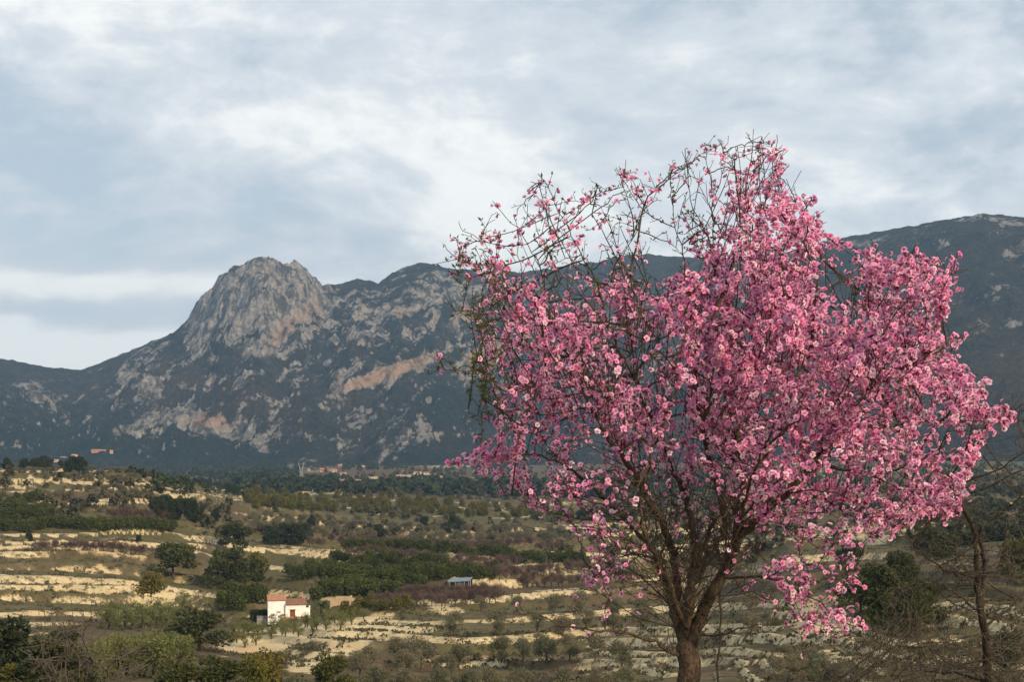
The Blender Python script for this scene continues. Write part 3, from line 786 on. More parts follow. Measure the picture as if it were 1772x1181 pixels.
field('citrus', [(500, 1003), (740, 1022), (770, 1012), (560, 992)], 3, 24, 1.0, 'dark green citrus tree in the grove behind the white house', G_C)
field('citrus', [(540, 1042), (690, 1040), (700, 1026), (560, 1020)], 3, 13, 1.05, 'citrus tree in the lower grove right behind the tan bank', G_C)
row('citrus', [(570, 978), (680, 992), (800, 1002), (860, 1004)], 30, 1.0, 'citrus tree in the long slanting row above the grove', G_C)
row('citrus', [(640, 985), (740, 1000), (840, 1010)], 22, 1.0, 'citrus tree in the long slanting row above the grove', G_C)
row('citrus', [(595, 955), (700, 960), (820, 968), (900, 975), (1010, 980)], 44, 1.05, 'citrus tree in the bright green row across the brown orchards', G_C)
row('citrus', [(380, 1062), (420, 1058), (455, 1052)], 9, 1.0, 'citrus tree beside the taller part of the white house', G_C)
row('citrus', [(390, 1052), (450, 1044)], 7, 1.0, 'citrus tree beside the taller part of the white house', G_C)
row('citrus', [(-20, 921), (80, 920), (180, 920), (300, 921)], 44, 1.0, 'citrus tree in the unbroken hedge-like row above the pale terraces', G_C)
row('citrus', [(-20, 908), (60, 908), (95, 906)], 17, 1.0, 'citrus tree in the dark plot beside the bending track', G_C)
row('citrus', [(-20, 900), (50, 899), (92, 899)], 15, 1.0, 'citrus tree in the dark plot beside the bending track', G_C)
row('citrus', [(-20, 877), (70, 876)], 12, .9, 'citrus tree in the short row high on the terraced hill', G_C)
G_B = 'leafless fruit orchards'
row('bare', [(640, 1048), (760, 1053), (860, 1048)], 26, .9, 'leafless reddish fruit tree in the orchard in front of the shed', G_B)
row('bare', [(690, 1040), (770, 1045), (860, 1040)], 22, .9, 'leafless reddish fruit tree in the orchard in front of the shed', G_B)
row('bare', [(840, 1014), (920, 1018), (1010, 1016), (1100, 1014)], 26, 1.0, 'leafless reddish fruit tree in the orchard beyond the shed', G_B)
row('bare', [(830, 1000), (920, 1006), (1010, 1006), (1100, 1004)], 28, 1.0, 'leafless reddish fruit tree in the orchard beyond the shed', G_B)
row('bare', [(600, 970), (700, 976), (820, 986), (900, 992)], 40, 1.0, 'leafless brown fruit tree between the two green citrus rows', G_B)
row('bare', [(530, 948), (640, 950), (780, 952), (980, 956)], 50, 1.05, 'leafless brown fruit tree in the band above the bright green citrus row', G_B)
row('bare', [(60, 963), (150, 964), (250, 966)], 26, .8, 'leafless grey-brown fruit tree on the pale terraces', G_B)
row('bare', [(180, 905), (230, 902), (290, 906)], 12, 1.1, 'leafless grey-brown fruit tree beside the dark clump', G_B)
G_O = 'olive rows across the valley'
row('olive', [(430, 925), (560, 930), (680, 930)], 26, .85, 'pale grey-green olive in the lowest row beyond the brown orchards', G_O, .25, 1.0, 4, 1.5)
row('olive', [(700, 936), (800, 940), (980, 942)], 30, .85, 'pale grey-green olive in the middle row beyond the brown orchards', G_O, .25, 1.0, 4, 1.5)
row('olive', [(560, 918), (700, 922), (830, 926), (980, 928)], 36, .85, 'pale grey-green olive in the upper row beyond the brown orchards', G_O, .25, 1.0, 4, 1.5)
row('olive', [(430, 908), (520, 910), (640, 914)], 20, .85, 'pale grey-green olive in the topmost row beyond the brown orchards', G_O, .25, 1.0, 4, 1.5)
row('olive', [(60, 835), (160, 833), (300, 832)], 26, .6, 'small olive in the lowest row on the crest terraces of the hill', 'olives on the upper hill terraces')
row('olive', [(20, 826), (120, 824), (260, 822)], 26, .6, 'small olive in the middle row on the crest terraces of the hill', 'olives on the upper hill terraces')
row('olive', [(90, 862), (180, 860), (250, 862)], 18, .6, 'small olive in the upper row on the crest terraces of the hill', 'olives on the upper hill terraces')
G_V = 'green orchard belt of the far valley'
row('carob', [(440, 882), (560, 886), (700, 892), (840, 896)], 40, .95, 'green tree in the lowest line of the leafy belt crossing the far valley', G_V, .38, 1.0, 5, 2.5)
row('carob', [(430, 874), (560, 877), (720, 882), (960, 890)], 48, .95, 'green tree in the middle line of the leafy belt crossing the far valley', G_V, .38, 1.0, 5, 2.5)
row('carob', [(420, 866), (540, 868), (640, 870), (760, 876)], 34, 1.0, 'green tree in the upper line of the leafy belt crossing the far valley', G_V, .38, 1.0, 5, 2.5)
row('carob', [(870, 896), (960, 900), (1050, 900)], 16, 1.0, 'yellow-green tree along the pale field edge of the far valley', G_V, .38, 1.0, 5, 2.5)
row('pine', [(1000, 900), (1080, 905), (1140, 905)], 9, .8, 'pine glimpsed through the lower branches of the pink tree', G_P)
row('pink', [(600, 866), (640, 863), (670, 862)], 9, .9, 'tiny pinkish blossoming tree in the far valley orchard', 'far blossoming orchard')
singles('dark', [(300, 960, .35), (240, 940, .3), (50, 938, .35), (90, 912, .4), (560, 1000, .4), (745, 1000, .5), (695, 1003, .4), (1740, 1160, .3)], 'solitary dark bush on a terrace bank', 'dark bushes on the banks')

# far woods read as masses: one object of clumped crowns each
def wood(name, regions, count, size, label, cat, mat, seed, ymin=300):
    r = rg(seed); V = []; Fc = []; T = []; off = 0
    pts = []
    for (cx, cy, rx, ry) in regions:
        k = max(3, int(count * rx * ry / sum(a[2] * a[3] for a in regions)))
        pts += [(cx + rx * q[0], cy + ry * q[1]) for q in r.uniform(-1, 1, (k, 2))]
    for p in hits(pts, ymin, 2600):
        s = size * r.uniform(.6, 1.3)
        n = 26
        d = r.normal(size=(n, 3)); d /= np.linalg.norm(d, axis=1, keepdims=True); d[:, 2] = np.abs(d[:, 2])
        c = np.array(p) + d * s * np.array([.5, .5, .8])
        v, f = leaf_cards(c, r.normal(size=(n, 3)), np.full(n, s * .55), .9, .3, r)
        V.append(v); Fc.append(f + off); off += len(v); T.append(np.repeat(np.clip(r.random(n) * .6 + r.random() * .4, 0, 1), 4))
    me = mesh_np(name, np.concatenate(V), np.concatenate(Fc), mat)
    fattr(me, 'tone', np.concatenate(T))
    obj(name, me, label=label, category=cat, kind='stuff')
wood('far_pine_wood', [(655, 806, 60, 8), (500, 838, 90, 6), (560, 850, 120, 6), (700, 848, 100, 8), (820, 850, 80, 10), (930, 850, 80, 12), (860, 812, 40, 4), (720, 838, 40, 4), (430, 835, 30, 8), (460, 822, 60, 8), (1040, 850, 80, 12), (1150, 840, 80, 14)], 950, 6.0, 'dark pine woods scattered over the far valley floor below the mountain', 'woodland', M_DARK, 5)
wood('hill_scrub_wood', [(1600, 880, 180, 6), (1650, 855, 150, 5), (1700, 905, 120, 5), (1680, 950, 90, 10), (1620, 830, 150, 4), (1700, 812, 100, 4), (1560, 905, 80, 6)], 420, 3.4, 'dark brush along the terraces behind the leafless tree', 'brush', M_DARK, 6)

wood('far_hedgerow', [(650, 828, 260, 22), (950, 838, 240, 28), (1500, 830, 330, 24), (1250, 850, 200, 36)], 1500, 3.6, 'broken dark hedgerows and field trees across the far valley', 'hedgerow', M_SCRUB, 14)
wood('mid_hedgerow', [(650, 895, 300, 36), (1500, 900, 330, 40), (1150, 930, 200, 50), (160, 860, 190, 40)], 620, 2.4, 'low hedgerow bushes on the terrace edges of the middle valley', 'hedgerow', M_SCRUB, 15)
wood('mountain_foot_wood', [(330, 819, 130, 7), (200, 812, 130, 4), (420, 822, 60, 8)], 420, 7.0, 'dark pine wood at the foot of the mountain behind the terraced hill', 'woodland', M_DARK, 17, 760)
wood('hill_shoulder_wood', [(345, 836, 80, 12), (400, 848, 50, 8), (250, 822, 50, 4)], 150, 2.6, 'dark thicket over the shoulder of the terraced hill', 'thicket', M_DARK, 16)
# scrub on banks and slopes: too many to count
def scrub():
    r = rg(9)
    N = 90000
    px = r.uniform(-120, 1890, N); Y = np.exp(r.uniform(math.log(55), math.log(900), N))
    x = (px - CX) / F * Y
    z, ris, fr, k, ph, A = height(x, Y, full=True)
    pyv = project(x, Y, z)[1]
    pat = fbm(x / 22 + 9, Y / 22, 3)
    pale_field = ellipse_paint(px, pyv, [(500, 1100, 120, 14, -12, 1), (600, 1078, 80, 10, -8, 1)])
    prob = np.clip(0.10 + 0.5 * ris + 0.75 * pat, 0.0, 1) * np.interp(Y, [55, 150, 400, 900], [.95, .75, .42, .26]) * (1 - np.clip(pale_field, 0, 1))
    prob += 0.5 * np.clip(ellipse_paint(px, pyv, [(560, 1118, 110, 12, -14, 1), (690, 1085, 80, 8, 0, 1), (490, 1140, 50, 10, 10, .8), (650, 1052, 80, 8, 0, .7), (290, 1040, 60, 14, 20, .5), (100, 1050, 160, 40, 0, .35), (1450, 1120, 150, 60, 0, .15), (1680, 1100, 140, 70, 0, .15), (900, 1130, 260, 30, 0, .12), (100, 960, 220, 30, 0, .25)]), 0, 1)
    keep = r.random(N) < prob
    x, Y, z, ris = x[keep], Y[keep], z[keep], ris[keep]
    n = len(x); m_ = 14
    s = r.uniform(.35, 1.0, n) * np.interp(Y, [55, 200, 600], [.55, .95, 1.5])
    d = r.normal(size=(n, m_, 3)); d /= np.linalg.norm(d, axis=2, keepdims=True); d[..., 2] = np.abs(d[..., 2]) * .9
    c = np.stack([x, Y, z - .05], -1)[:, None, :] + d * (s[:, None, None] * np.array([.62, .62, .6]))
    dirs = d + r.normal(size=d.shape) * .5 + np.array([0, 0, .5])
    v, f = leaf_cards(c.reshape(-1, 3), dirs.reshape(-1, 3), np.repeat(s, m_) * r.uniform(.3, .65, n * m_), .6, .3, r)
    me = mesh_np('scrub', v, f, M_SCRUB)
    fattr(me, 'tone', np.repeat(np.clip(np.repeat(r.random(n), m_) * .6 + r.random(n * m_) * .4, 0, 1), 4))
    obj('scrub', me, label='dark thorny scrub dotted over the banks and cream slopes', category='scrub', kind='stuff')
    print('scrub', n)
scrub()

# ------------------------------------------------------------------ farmhouse
M_WHITE = simple_mat('whitewash', (0.84, 0.82, 0.80), (0.76, 0.73, 0.69), 1.2, 0.9)
def tile_mat(name, c, c2):
    m, t, b, o = new_mat(name)
    tcn = t.add('ShaderNodeTexCoord')
    n = t.noise(tcn.outputs['Object'], 2.2, 6, 0.65)
    col = t.mix(t.ramp(n, 0.3, 0.7), c, c2)
    t.link(col, b.inputs['Base Color'])
    return m
M_TILE = tile_mat('clay_tile', (0.46, 0.245, 0.145), (0.36, 0.175, 0.10))
M_TILE_OLD = tile_mat('old_clay_tile', (0.30, 0.155, 0.10), (0.20, 0.11, 0.08))
M_DOOR = simple_mat('door_wood', (0.30, 0.115, 0.03), (0.20, 0.07, 0.02), 3)
M_STONE = simple_mat('weathered_stone', (0.30, 0.26, 0.19), (0.20, 0.17, 0.12), 2)
M_BRICK = simple_mat('clay_brick', (0.45, 0.22, 0.15), (0.36, 0.17, 0.12), 2)
M_GREY = simple_mat('grey_concrete', (0.24, 0.23, 0.215), (0.17, 0.165, 0.155), 1)
M_TAN = simple_mat('tan_earth', (0.44, 0.315, 0.19), (0.34, 0.24, 0.145), .8, .95)
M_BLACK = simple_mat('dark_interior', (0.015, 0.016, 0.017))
M_STEEL = simple_mat('galvanised_steel', (0.36, 0.39, 0.38), (0.28, 0.30, 0.29), 2, .5)

def tiled_roof(name, x0, x1, y0, yr, y1, ze, zr, mat, parent, over=.18):
    """gable roof, ridge along x, built of rows of barrel tiles"""
    mb = MB()
    n = max(6, int((x1 - x0 + 2 * over) / .28))
    xs = [x0 - over + (x1 - x0 + 2 * over) * i / n for i in range(n + 1)]
    for (ya, yb) in ((y0 - over * 1.4, yr), (y1 + over * 1.4, yr)):
        za = ze - .12
        for i in range(n):
            xa, xb = xs[i], xs[i + 1]; xm = (xa + xb) / 2
            mb.face([(xa, ya, za), (xm, ya, za + .11), (xm, yb, zr + .13), (xa, yb, zr + .02)])
            mb.face([(xm, ya, za + .11), (xb, ya, za), (xb, yb, zr + .02), (xm, yb, zr + .13)])
        mb.face([(xs[0], ya, za), (xs[-1], ya, za), (xs[-1], ya, za - .10), (xs[0], ya, za - .10)])
        mb.face([(xs[0], ya, za - .10), (xs[-1], ya, za - .10), (xs[-1], yb, zr - .08), (xs[0], yb, zr - .08)])
        for xe in (xs[0], xs[-1]):
            mb.face([(xe, ya, za - .1), (xe, ya, za), (xe, yb, zr + .02), (xe, yb, zr - .08)])
    return obj(name, mb.mesh(name, mat), parent)
def gable_walls(name, x0, x1, y0, yr, y1, zb, ze, zr, mat, parent, hole=None):
    mb = MB()
    if hole:
        hx0, hx1, hz = hole
        mb.face([(x0, y0, zb), (hx0, y0, zb), (hx0, y0, ze), (x0, y0, ze)])
        mb.face([(hx1, y0, zb), (x1, y0, zb), (x1, y0, ze), (hx1, y0, ze)])
        mb.face([(hx0, y0, hz), (hx1, y0, hz), (hx1, y0, ze), (hx0, y0, ze)])
        for hx in (hx0, hx1): mb.face([(hx, y0, zb), (hx, y0 + .35, zb), (hx, y0 + .35, hz), (hx, y0, hz)])
        mb.face([(hx0, y0, hz), (hx0, y0 + .35, hz), (hx1, y0 + .35, hz), (hx1, y0, hz)])
    else:
        mb.face([(x0, y0, zb), (x1, y0, zb), (x1, y0, ze), (x0, y0, ze)])
    mb.face([(x0, y1, zb), (x0, y1, ze), (x1, y1, ze), (x1, y1, zb)])
    for x in (x0, x1): mb.face([(x, y0, zb), (x, y1, zb), (x, y1, ze), (x, yr, zr), (x, y0, ze)])
    return obj(name, mb.mesh(name, mat), parent)

HP = hits([(494, 1071)])[0]
HY = HP.y; k_ = HY / F
hz = HP.z
hs = thing('farmhouse', (HP.x, HY, hz), 'small whitewashed farmhouse with two clay-tiled roofs and a brown door', 'house', rz=R(12), scale=(.82, .80, .80))
wl, wr_ = 33 * k_, 42 * k_     # widths of the taller and the lower block
hl = 25 * k_; hr = 28 * k_
wo = gable_walls('wall', -wl - .3, 0, .6, 3.2, 5.8, -1.5, hl + 1.25, hl + 2.0, M_WHITE, hs)
wo['label'] = 'taller whitewashed block'
dx0, dx1 = 9 * k_, 20 * k_
w2 = gable_walls('wall', 0.003, wr_, 0, 2.5, 5.0, -1.5, hr, hr + .8, M_WHITE, hs, (dx0, dx1, 15 * k_))
tiled_roof('roof', -wl - .3, 0, .6, 3.2, 5.8, hl + 1.25, hl + 2.0, M_TILE, hs)['label'] = 'orange clay-tiled roof'
r2 = tiled_roof('roof', 0.25, wr_, 0, 2.5, 5.0, hr, hr + .8, M_TILE_OLD, hs); r2['label'] = 'darker weathered tiled roof'
ch = MB().box(wr_ - .65, wr_ - .15, 2.6, 3.1, hr + .5, hr + 1.5).box(wr_ - .72, wr_ - .08, 2.53, 3.17, hr + 1.5, hr + 1.6)
obj('chimney', ch.mesh('chimney', M_BRICK), r2)
dr = obj('door', MB().box(dx0 + .05, dx1 - .05, .22, .28, -.2, 12.2 * k_).mesh('door', M_DOOR), hs)
mbd = MB()
for i in range(5):
    xx = dx0 + .08 + (dx1 - dx0 - .16) * i / 4.0
    mbd.box(xx - .03, xx + .03, .19, .221, -.2, 12.2 * k_)
obj('door_batten', mbd.mesh('door_batten', M_DOOR), dr)
obj('fanlight', MB().box(dx0 + .05, dx1 - .05, .24, .28, 12.3 * k_, 14.9 * k_).mesh('fanlight', M_BLACK), hs)
obj('lintel', MB().box(dx0 - .15, dx1 + .15, -.06, .1, 15.05 * k_, 16.8 * k_).mesh('lintel', M_BRICK), hs)
obj('window_canopy', MB().box(-wl * .52, -wl * .30, .42, .62, 10 * k_, 12.2 * k_).mesh('window_canopy', M_BRICK), hs)
obj('terrace_wall', MB().box(wr_ + .01, wr_ + 1.0, 1.6, 1.9, -.5, 17 * k_).box(wr_ + .75, wr_ + 1.02, 1.5, 1.98, 17 * k_, 21 * k_).mesh('terrace_wall', M_WHITE), hs)
obj('doorstep', MB().box(-.6, wr_ + .2, -.9, -.03, -1.2, .12).mesh('doorstep', M_BRICK), hs)

def hedge(px0, px1, py, depth, h, label, mat):
    a, c = hits([(px0, py), (px1, py)])
    mid = (a + c) / 2; L = (c - a).length
    r = rg(77); n = 2600
    p = np.stack([r.uniform(-L / 2, L / 2, n), r.uniform(-depth / 2, depth / 2, n), r.uniform(0, h, n)], -1)
    f_ = r.integers(0, 3, n); p[f_ == 0, 1] = -depth / 2; p[f_ == 1, 2] = h
    p += r.normal(size=p.shape) * .07
    v, f = leaf_cards(p, r.normal(size=p.shape), np.full(n, .40), .9, .3, r)
    me = mesh_np('foliage', v, f, mat); fattr(me, 'tone', np.repeat(r.random(n) * .6, 4))
    t_ = thing('hedge', mid, label, 'hedge')
    obj('foliage', me, t_)
    mb = MB()
    for i in range(5): mb.bar((-L / 2 + L * (i + .5) / 5, 0, -.3), (-L / 2 + L * (i + .5) / 5 + .1, 0, h * .8), .06, .03)
    obj('stem', mb.mesh('stem', M_BARK), t_)
hedge(447, 491, 1073, 1.2, 1.25, 'clipped dark hedge in front of the taller block of the white house', M_DARK)
hedge(522, 531, 1071, .8, 1.2, 'small dark shrub at the right corner of the white house', M_DARK)
p = hits([(462, 1078)])[0]
cs = thing('cistern', p, 'low grey concrete cistern in front of the dark hedge', 'cistern', rz=R(8))
obj('basin', MB().box(-1.7, 1.7, -1.2, -1.0, -.6, .75).box(-1.7, 1.7, 1.0, 1.2, -.6, .75).box(-1.7, -1.5, -1, 1, -.6, .75).box(1.5, 1.7, -1, 1, -.6, .75).mesh('basin', M_GREY), cs)
obj('cover', MB().box(-1.75, 1.75, -1.25, 1.25, .753, .84).mesh('cover', M_GREY), cs)

# palm
p = hits([(556, 1068)])[0]
pl = thing('palm_tree', p, 'low feathery palm between the white house and the tan bank', 'palm')
mb = MB()
for i in range(6): mb.bar((0, 0, -.4 + i * .38), (0, 0, i * .38), .24 - .01 * i, .2, 7)
obj('trunk', mb.mesh('trunk', M_BARK), pl)
r = random.Random(4)
for i in range(22):
    a = r.uniform(0, 6.28); el = r.uniform(-.1, 1.2); L = r.uniform(1.7, 2.3)
    mb = MB(); tone = []
    prev = Vector((0, 0, 1.9)); dirr = Vector((math.cos(a) * math.cos(el), math.sin(a) * math.cos(el), math.sin(el)))
    side = dirr.cross(Vector((0, 0, 1))).normalized()
    for s in range(8):
        nxt = prev + dirr * (L / 8)
        mb.bar(prev, nxt, .022, .018, 3)
        for sg in (-1, 1):
            ll = .42 * math.sin((s + 1) / 9 * math.pi) + .12
            tip = nxt + side * sg * ll + dirr * .2 - Vector((0, 0, .1))
            mb.face([prev, prev * .3 + nxt * .7, tip])
            mb.face([prev * .5 + nxt * .5, nxt, tip + dirr * .14])
        prev = nxt; dirr = (dirr - Vector((0, 0, .17))).normalized()
    me = mb.mesh('frond', M_CITRUS); fattr(me, 'tone', np.full(len(me.vertices), .45))
    obj('frond', me, pl)

# tan bank right of the palm (an earth wall with sloping top)
a, c = hits([(571, 1066), (609, 1063)])
L = (c - a).length; mid = (a + c) / 2
mb = MB(); n = 14; r = random.Random(8)
top = []
for i in range(n + 1):
    x = -L / 2 + L * i / n; h = 1.2 + .9 * i / n + r.uniform(-.06, .06)
    top.append((x, h))
for i in range(n):
    (xa, ha), (xb, hb) = top[i], top[i + 1]
    mb.face([(xa, -.35, -1), (xb, -.35, -1), (xb, 0, hb), (xa, 0, ha)])
    mb.face([(xa, 0, ha), (xb, 0, hb), (xb, .5, hb), (xa, .5, ha)])
    mb.face([(xb, .8, -1), (xa, .8, -1), (xa, .5, ha), (xb, .5, hb)])
mb.face([(-L / 2, -.35, -1), (-L / 2, 0, top[0][1]), (-L / 2, .5, top[0][1]), (-L / 2, .8, -1)])
mb.face([(L / 2, -.35, -1), (L / 2, .8, -1), (L / 2, .5, top[-1][1]), (L / 2, 0, top[-1][1])])
o = obj('earth_wall', mb.mesh('earth_wall', M_TAN), None, mid)
o['label'] = 'tan rendered earth wall with a sloping top beside the palm'; o['category'] = 'wall'

# shed
p = hits([(797, 1024)])[0]; ks = p.y / F
M_SHEET = simple_mat('blue_grey_sheet', (0.22, 0.275, 0.31), (0.17, 0.21, 0.24), 1.5, .6, spec=.3)
sh = thing('shed', p, 'open-fronted shed with pale blue sheet roof and lattice front among leafless orchards', 'shed', rz=R(-6))
ww, hh = 36 * ks, 18 * ks
obj('roof', MB().face([(-ww * .56, -.8, hh * .93), (ww * .5, -.8, hh * 1.06), (ww * .5, 3.2, hh * 1.16), (-ww * .56, 3.2, hh * 1.03)]).face([(-ww * .56, -.8, hh * .93 - .25), (ww * .5, -.8, hh * 1.06 - .25), (ww * .5, -.8, hh * 1.06), (-ww * .56, -.8, hh * .93)]).face([(-ww * .56, -.8, hh * .9), (-ww * .56, 3.2, hh), (ww * .5, 3.2, hh * 1.12), (ww * .5, -.8, hh * 1.02)]).mesh('roof', M_SHEET), sh)
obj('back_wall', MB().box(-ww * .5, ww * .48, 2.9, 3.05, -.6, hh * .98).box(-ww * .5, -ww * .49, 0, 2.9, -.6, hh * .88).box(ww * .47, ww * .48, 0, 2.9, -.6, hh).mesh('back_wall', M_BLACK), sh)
for fx in (-.5, -.24, -.02, .2, .4, .48):
    obj('post', MB().box(ww * fx - .06, ww * fx + .06, -.6, -.45, -.6, hh * .93).mesh('post', M_STEEL), sh)
for i in range(4):
    obj('lattice_rail', MB().box(-ww * .23, ww * .19, -.62, -.58, hh * (.1 + .18 * i), hh * (.1 + .18 * i) + .06).mesh('lattice_rail', M_STEEL), sh)
for i in range(7):
    x = -ww * .22 + ww * .41 * i / 6
    obj('lattice_bar', MB().box(x - .025, x + .025, -.64, -.625, 0, hh * .8).mesh('lattice_bar', M_STEEL), sh)
obj('block_footing', MB().box(0, ww * .5, -1.1, -.7, -.6, .5).mesh('block_footing', M_TAN), sh)

# distant houses: px, py of base, width and height in photograph pixels, roof, label
M_ORANGE = simple_mat('ochre_render', (0.50, 0.26, 0.13), (0.42, 0.21, 0.10), .5)
M_CREAM = simple_mat('cream_render', (0.62, 0.53, 0.40), (0.52, 0.43, 0.31), .4)
M_PANE = simple_mat('far_window', (0.03, 0.035, 0.04), rough=.2, spec=.5)
FAR = [
 (561, 817, 14, 6, M_ORANGE, 'ochre far house with orange end wall beside a cream one'),
 (577, 819, 12, 6, M_CREAM, 'cream far house next to the ochre one'),
 (594, 822, 10, 4, M_CREAM, 'low cream far house a little below the ochre one'),
 (574, 806, 8, 3, M_CREAM, 'tiny far house above the ochre one'), (588, 808, 7, 4, M_TAN, 'tiny tan far house among pale rocks'),
 (617, 809, 6, 3, M_ORANGE, 'tiny orange far house beside the dark wood'), (626, 809, 5, 3, M_CREAM, 'tiny cream far house beside the dark wood'),
 (671, 796, 13, 5, M_ORANGE, 'orange roofed far house on the foot of the rock slope'),
 (722, 822, 12, 5, M_WHITE, 'white far house right of the dark wood'), (738, 822, 10, 4, M_CREAM, 'long grey-cream far shed beside the white one'),
 (700, 820, 7, 4, M_TAN, 'tan far house before the white one'), (686, 828, 10, 5, M_CREAM, 'cream far house on the terrace below the dark wood'), (690, 836, 6, 5, M_CREAM, 'small cream far house below the dark bushes'),
 (540, 838, 18, 3, M_TAN, 'long low tan far barn below the pylon'), (571, 838, 8, 5, M_TAN, 'tan far house to the right of the long barn'), (596, 835, 10, 4, M_TAN, 'tan far house on the terrace edge'),
 (534, 816, 3, 3, M_CREAM, 'tiny pale hut beside the pylon'),
]
def far_house(px, py, wpx, hpx, mat, label, Y=None):
    p = hits([(px, py)], 200, 2600)[0] if Y is None else Y
    k = p.y / F
    w_, h_ = wpx * k, hpx * k
    o = thing('distant_house', p, label, 'house', 'distant houses', rz=random.uniform(-.3, .3))
    d_ = max(5, w_ * .6); ze = h_ * .68
    gable_walls('wall', -w_ / 2, w_ / 2, 0, d_ / 2, d_, -2, ze, h_, mat, o)
    tiled_roof('roof', -w_ / 2, w_ / 2, 0, d_ / 2, d_, ze, h_, M_TILE, o, .4)
    n = max(1, int(w_ / 3.5))
    for i in range(n):
        x = -w_ / 2 + w_ * (i + .5) / n
        obj('window', MB().box(x - .5, x + .5, -.03, .05, ze * .35, ze * .75).mesh('window', M_PANE), o)
for a in FAR: far_house(*a)
def on_mountain(px, py):
    j = np.argmin(np.abs(mu - px)); 
    colpy = MPY[:330, j]; i = int(np.argmin(np.abs(colpy - py)))
    return Vector((float(MX[i, j]), float(MY[i, j]), float(MZ2[i, j])))
for (px, py, w_, h_, mt_, lb) in [(95, 801, 7, 5, M_CREAM, 'small pale house at the near end of the hamlet under the mountain'), (110, 797, 9, 6, M_WHITE, 'white house in the middle of the hamlet under the mountain'), (126, 793, 9, 6, M_CREAM, 'cream house at the upper end of the hamlet under the mountain'), (118, 802, 8, 5, M_TAN, 'tan house lowest in the hamlet under the mountain'), (170, 783, 24, 5, M_ORANGE, 'long ochre building on the mountain foot beyond the hamlet'), (192, 787, 5, 8, M_CREAM, 'small cream tower house beside the long ochre building')]:
    far_house(px, py, w_, h_, mt_, lb, on_mountain(px, py))

# pylon
p = hits([(521, 836)], 300, 2600)[0]; kp = p.y / F
py_ = thing('pylon', p, 'pale lattice power pylon with splayed arms in the far valley', 'pylon')
H_ = 36 * kp; W_ = 4.2 * kp
for sx in (-1, 1):
    for sy in (-1, 1):
        obj('leg', MB().bar((sx * W_ * .55, sy * W_ * .5, -1), (sx * W_ * .35, sy * W_ * .3, H_ * .55), .22, .16).mesh('leg', M_STEEL), py_)
mb = MB()
for i in range(7):
    f0, f1 = i / 7, (i + 1) / 7
    for s in (-1, 1):
        mb.bar((W_ * s * (.55 - .2 * f0), -W_ * .5, H_ * .55 * f0), (-W_ * s * (.55 - .2 * f1), -W_ * .4, H_ * .55 * f1), .1)
obj('bracing', mb.mesh('bracing', M_STEEL), py_)
for s in (-1, 1):
    mb = MB()
    mb.bar((s * W_ * .35, 0, H_ * .55), (s * W_ * 1.25, 0, H_), .2, .12).bar((s * W_ * .15, 0, H_ * .58), (s * W_ * 1.25, 0, H_), .16, .1)
    for i in range(4):
        f0 = (i + .5) / 5
        mb.bar((s * W_ * (.35 + .9 * f0), 0, H_ * (.55 + .45 * f0)), (s * W_ * (.15 + 1.1 * (f0 + .12)), 0, H_ * (.58 + .42 * (f0 + .12))), .1)
    obj('arm', mb.mesh('arm', M_STEEL), py_)
obj('crossbar', MB().bar((-W_ * 1.1, 0, H_ * .9), (W_ * 1.1, 0, H_ * .9), .12).mesh('crossbar', M_STEEL), py_)

# ------------------------------------------------------------------ grown trees (foreground)
def connect_nodes(limbs):
    """limbs: list of (points, r0, r1). returns pos list, parent list, min radius list"""
    pos, par, rad = [], [], []
    for pts, r0, r1 in limbs:
        pts = [Vector(p) for p in pts]
        # smooth resample (Catmull-Rom)
        res = []
        ext = [pts[0] * 2 - pts[1]] + pts + [pts[-1] * 2 - pts[-2]]
        for i in range(1, len(ext) - 2):
            p0, p1, p2, p3 = ext[i-1:i+3]
            n = max(2, int((p2 - p1).length / .045))
            for k in range(n):
                u = k / n
                res.append(.5 * ((2 * p1) + (p2 - p0) * u + (2 * p0 - 5 * p1 + 4 * p2 - p3) * u * u + (3 * p1 - p0 - 3 * p2 + p3) * u ** 3))
        res.append(pts[-1])
        if pos:
            A = np.array(pos); d = np.linalg.norm(A - np.array(res[0]), axis=1); prev = int(np.argmin(d))
            res = res[1:]
        else:
            prev = -1
        n = len(res)
        for i, q in enumerate(res):
            jit = 0.006 if i > 1 else 0
            q = q + Vector((random.gauss(0, jit), random.gauss(0, jit), random.gauss(0, jit)))
            pos.append(tuple(q)); par.append(prev); rad.append(r1 + (r0 - r1) * (1 - i / max(1, n - 1)) ** 1.7); prev = len(pos) - 1
    return pos, par, rad
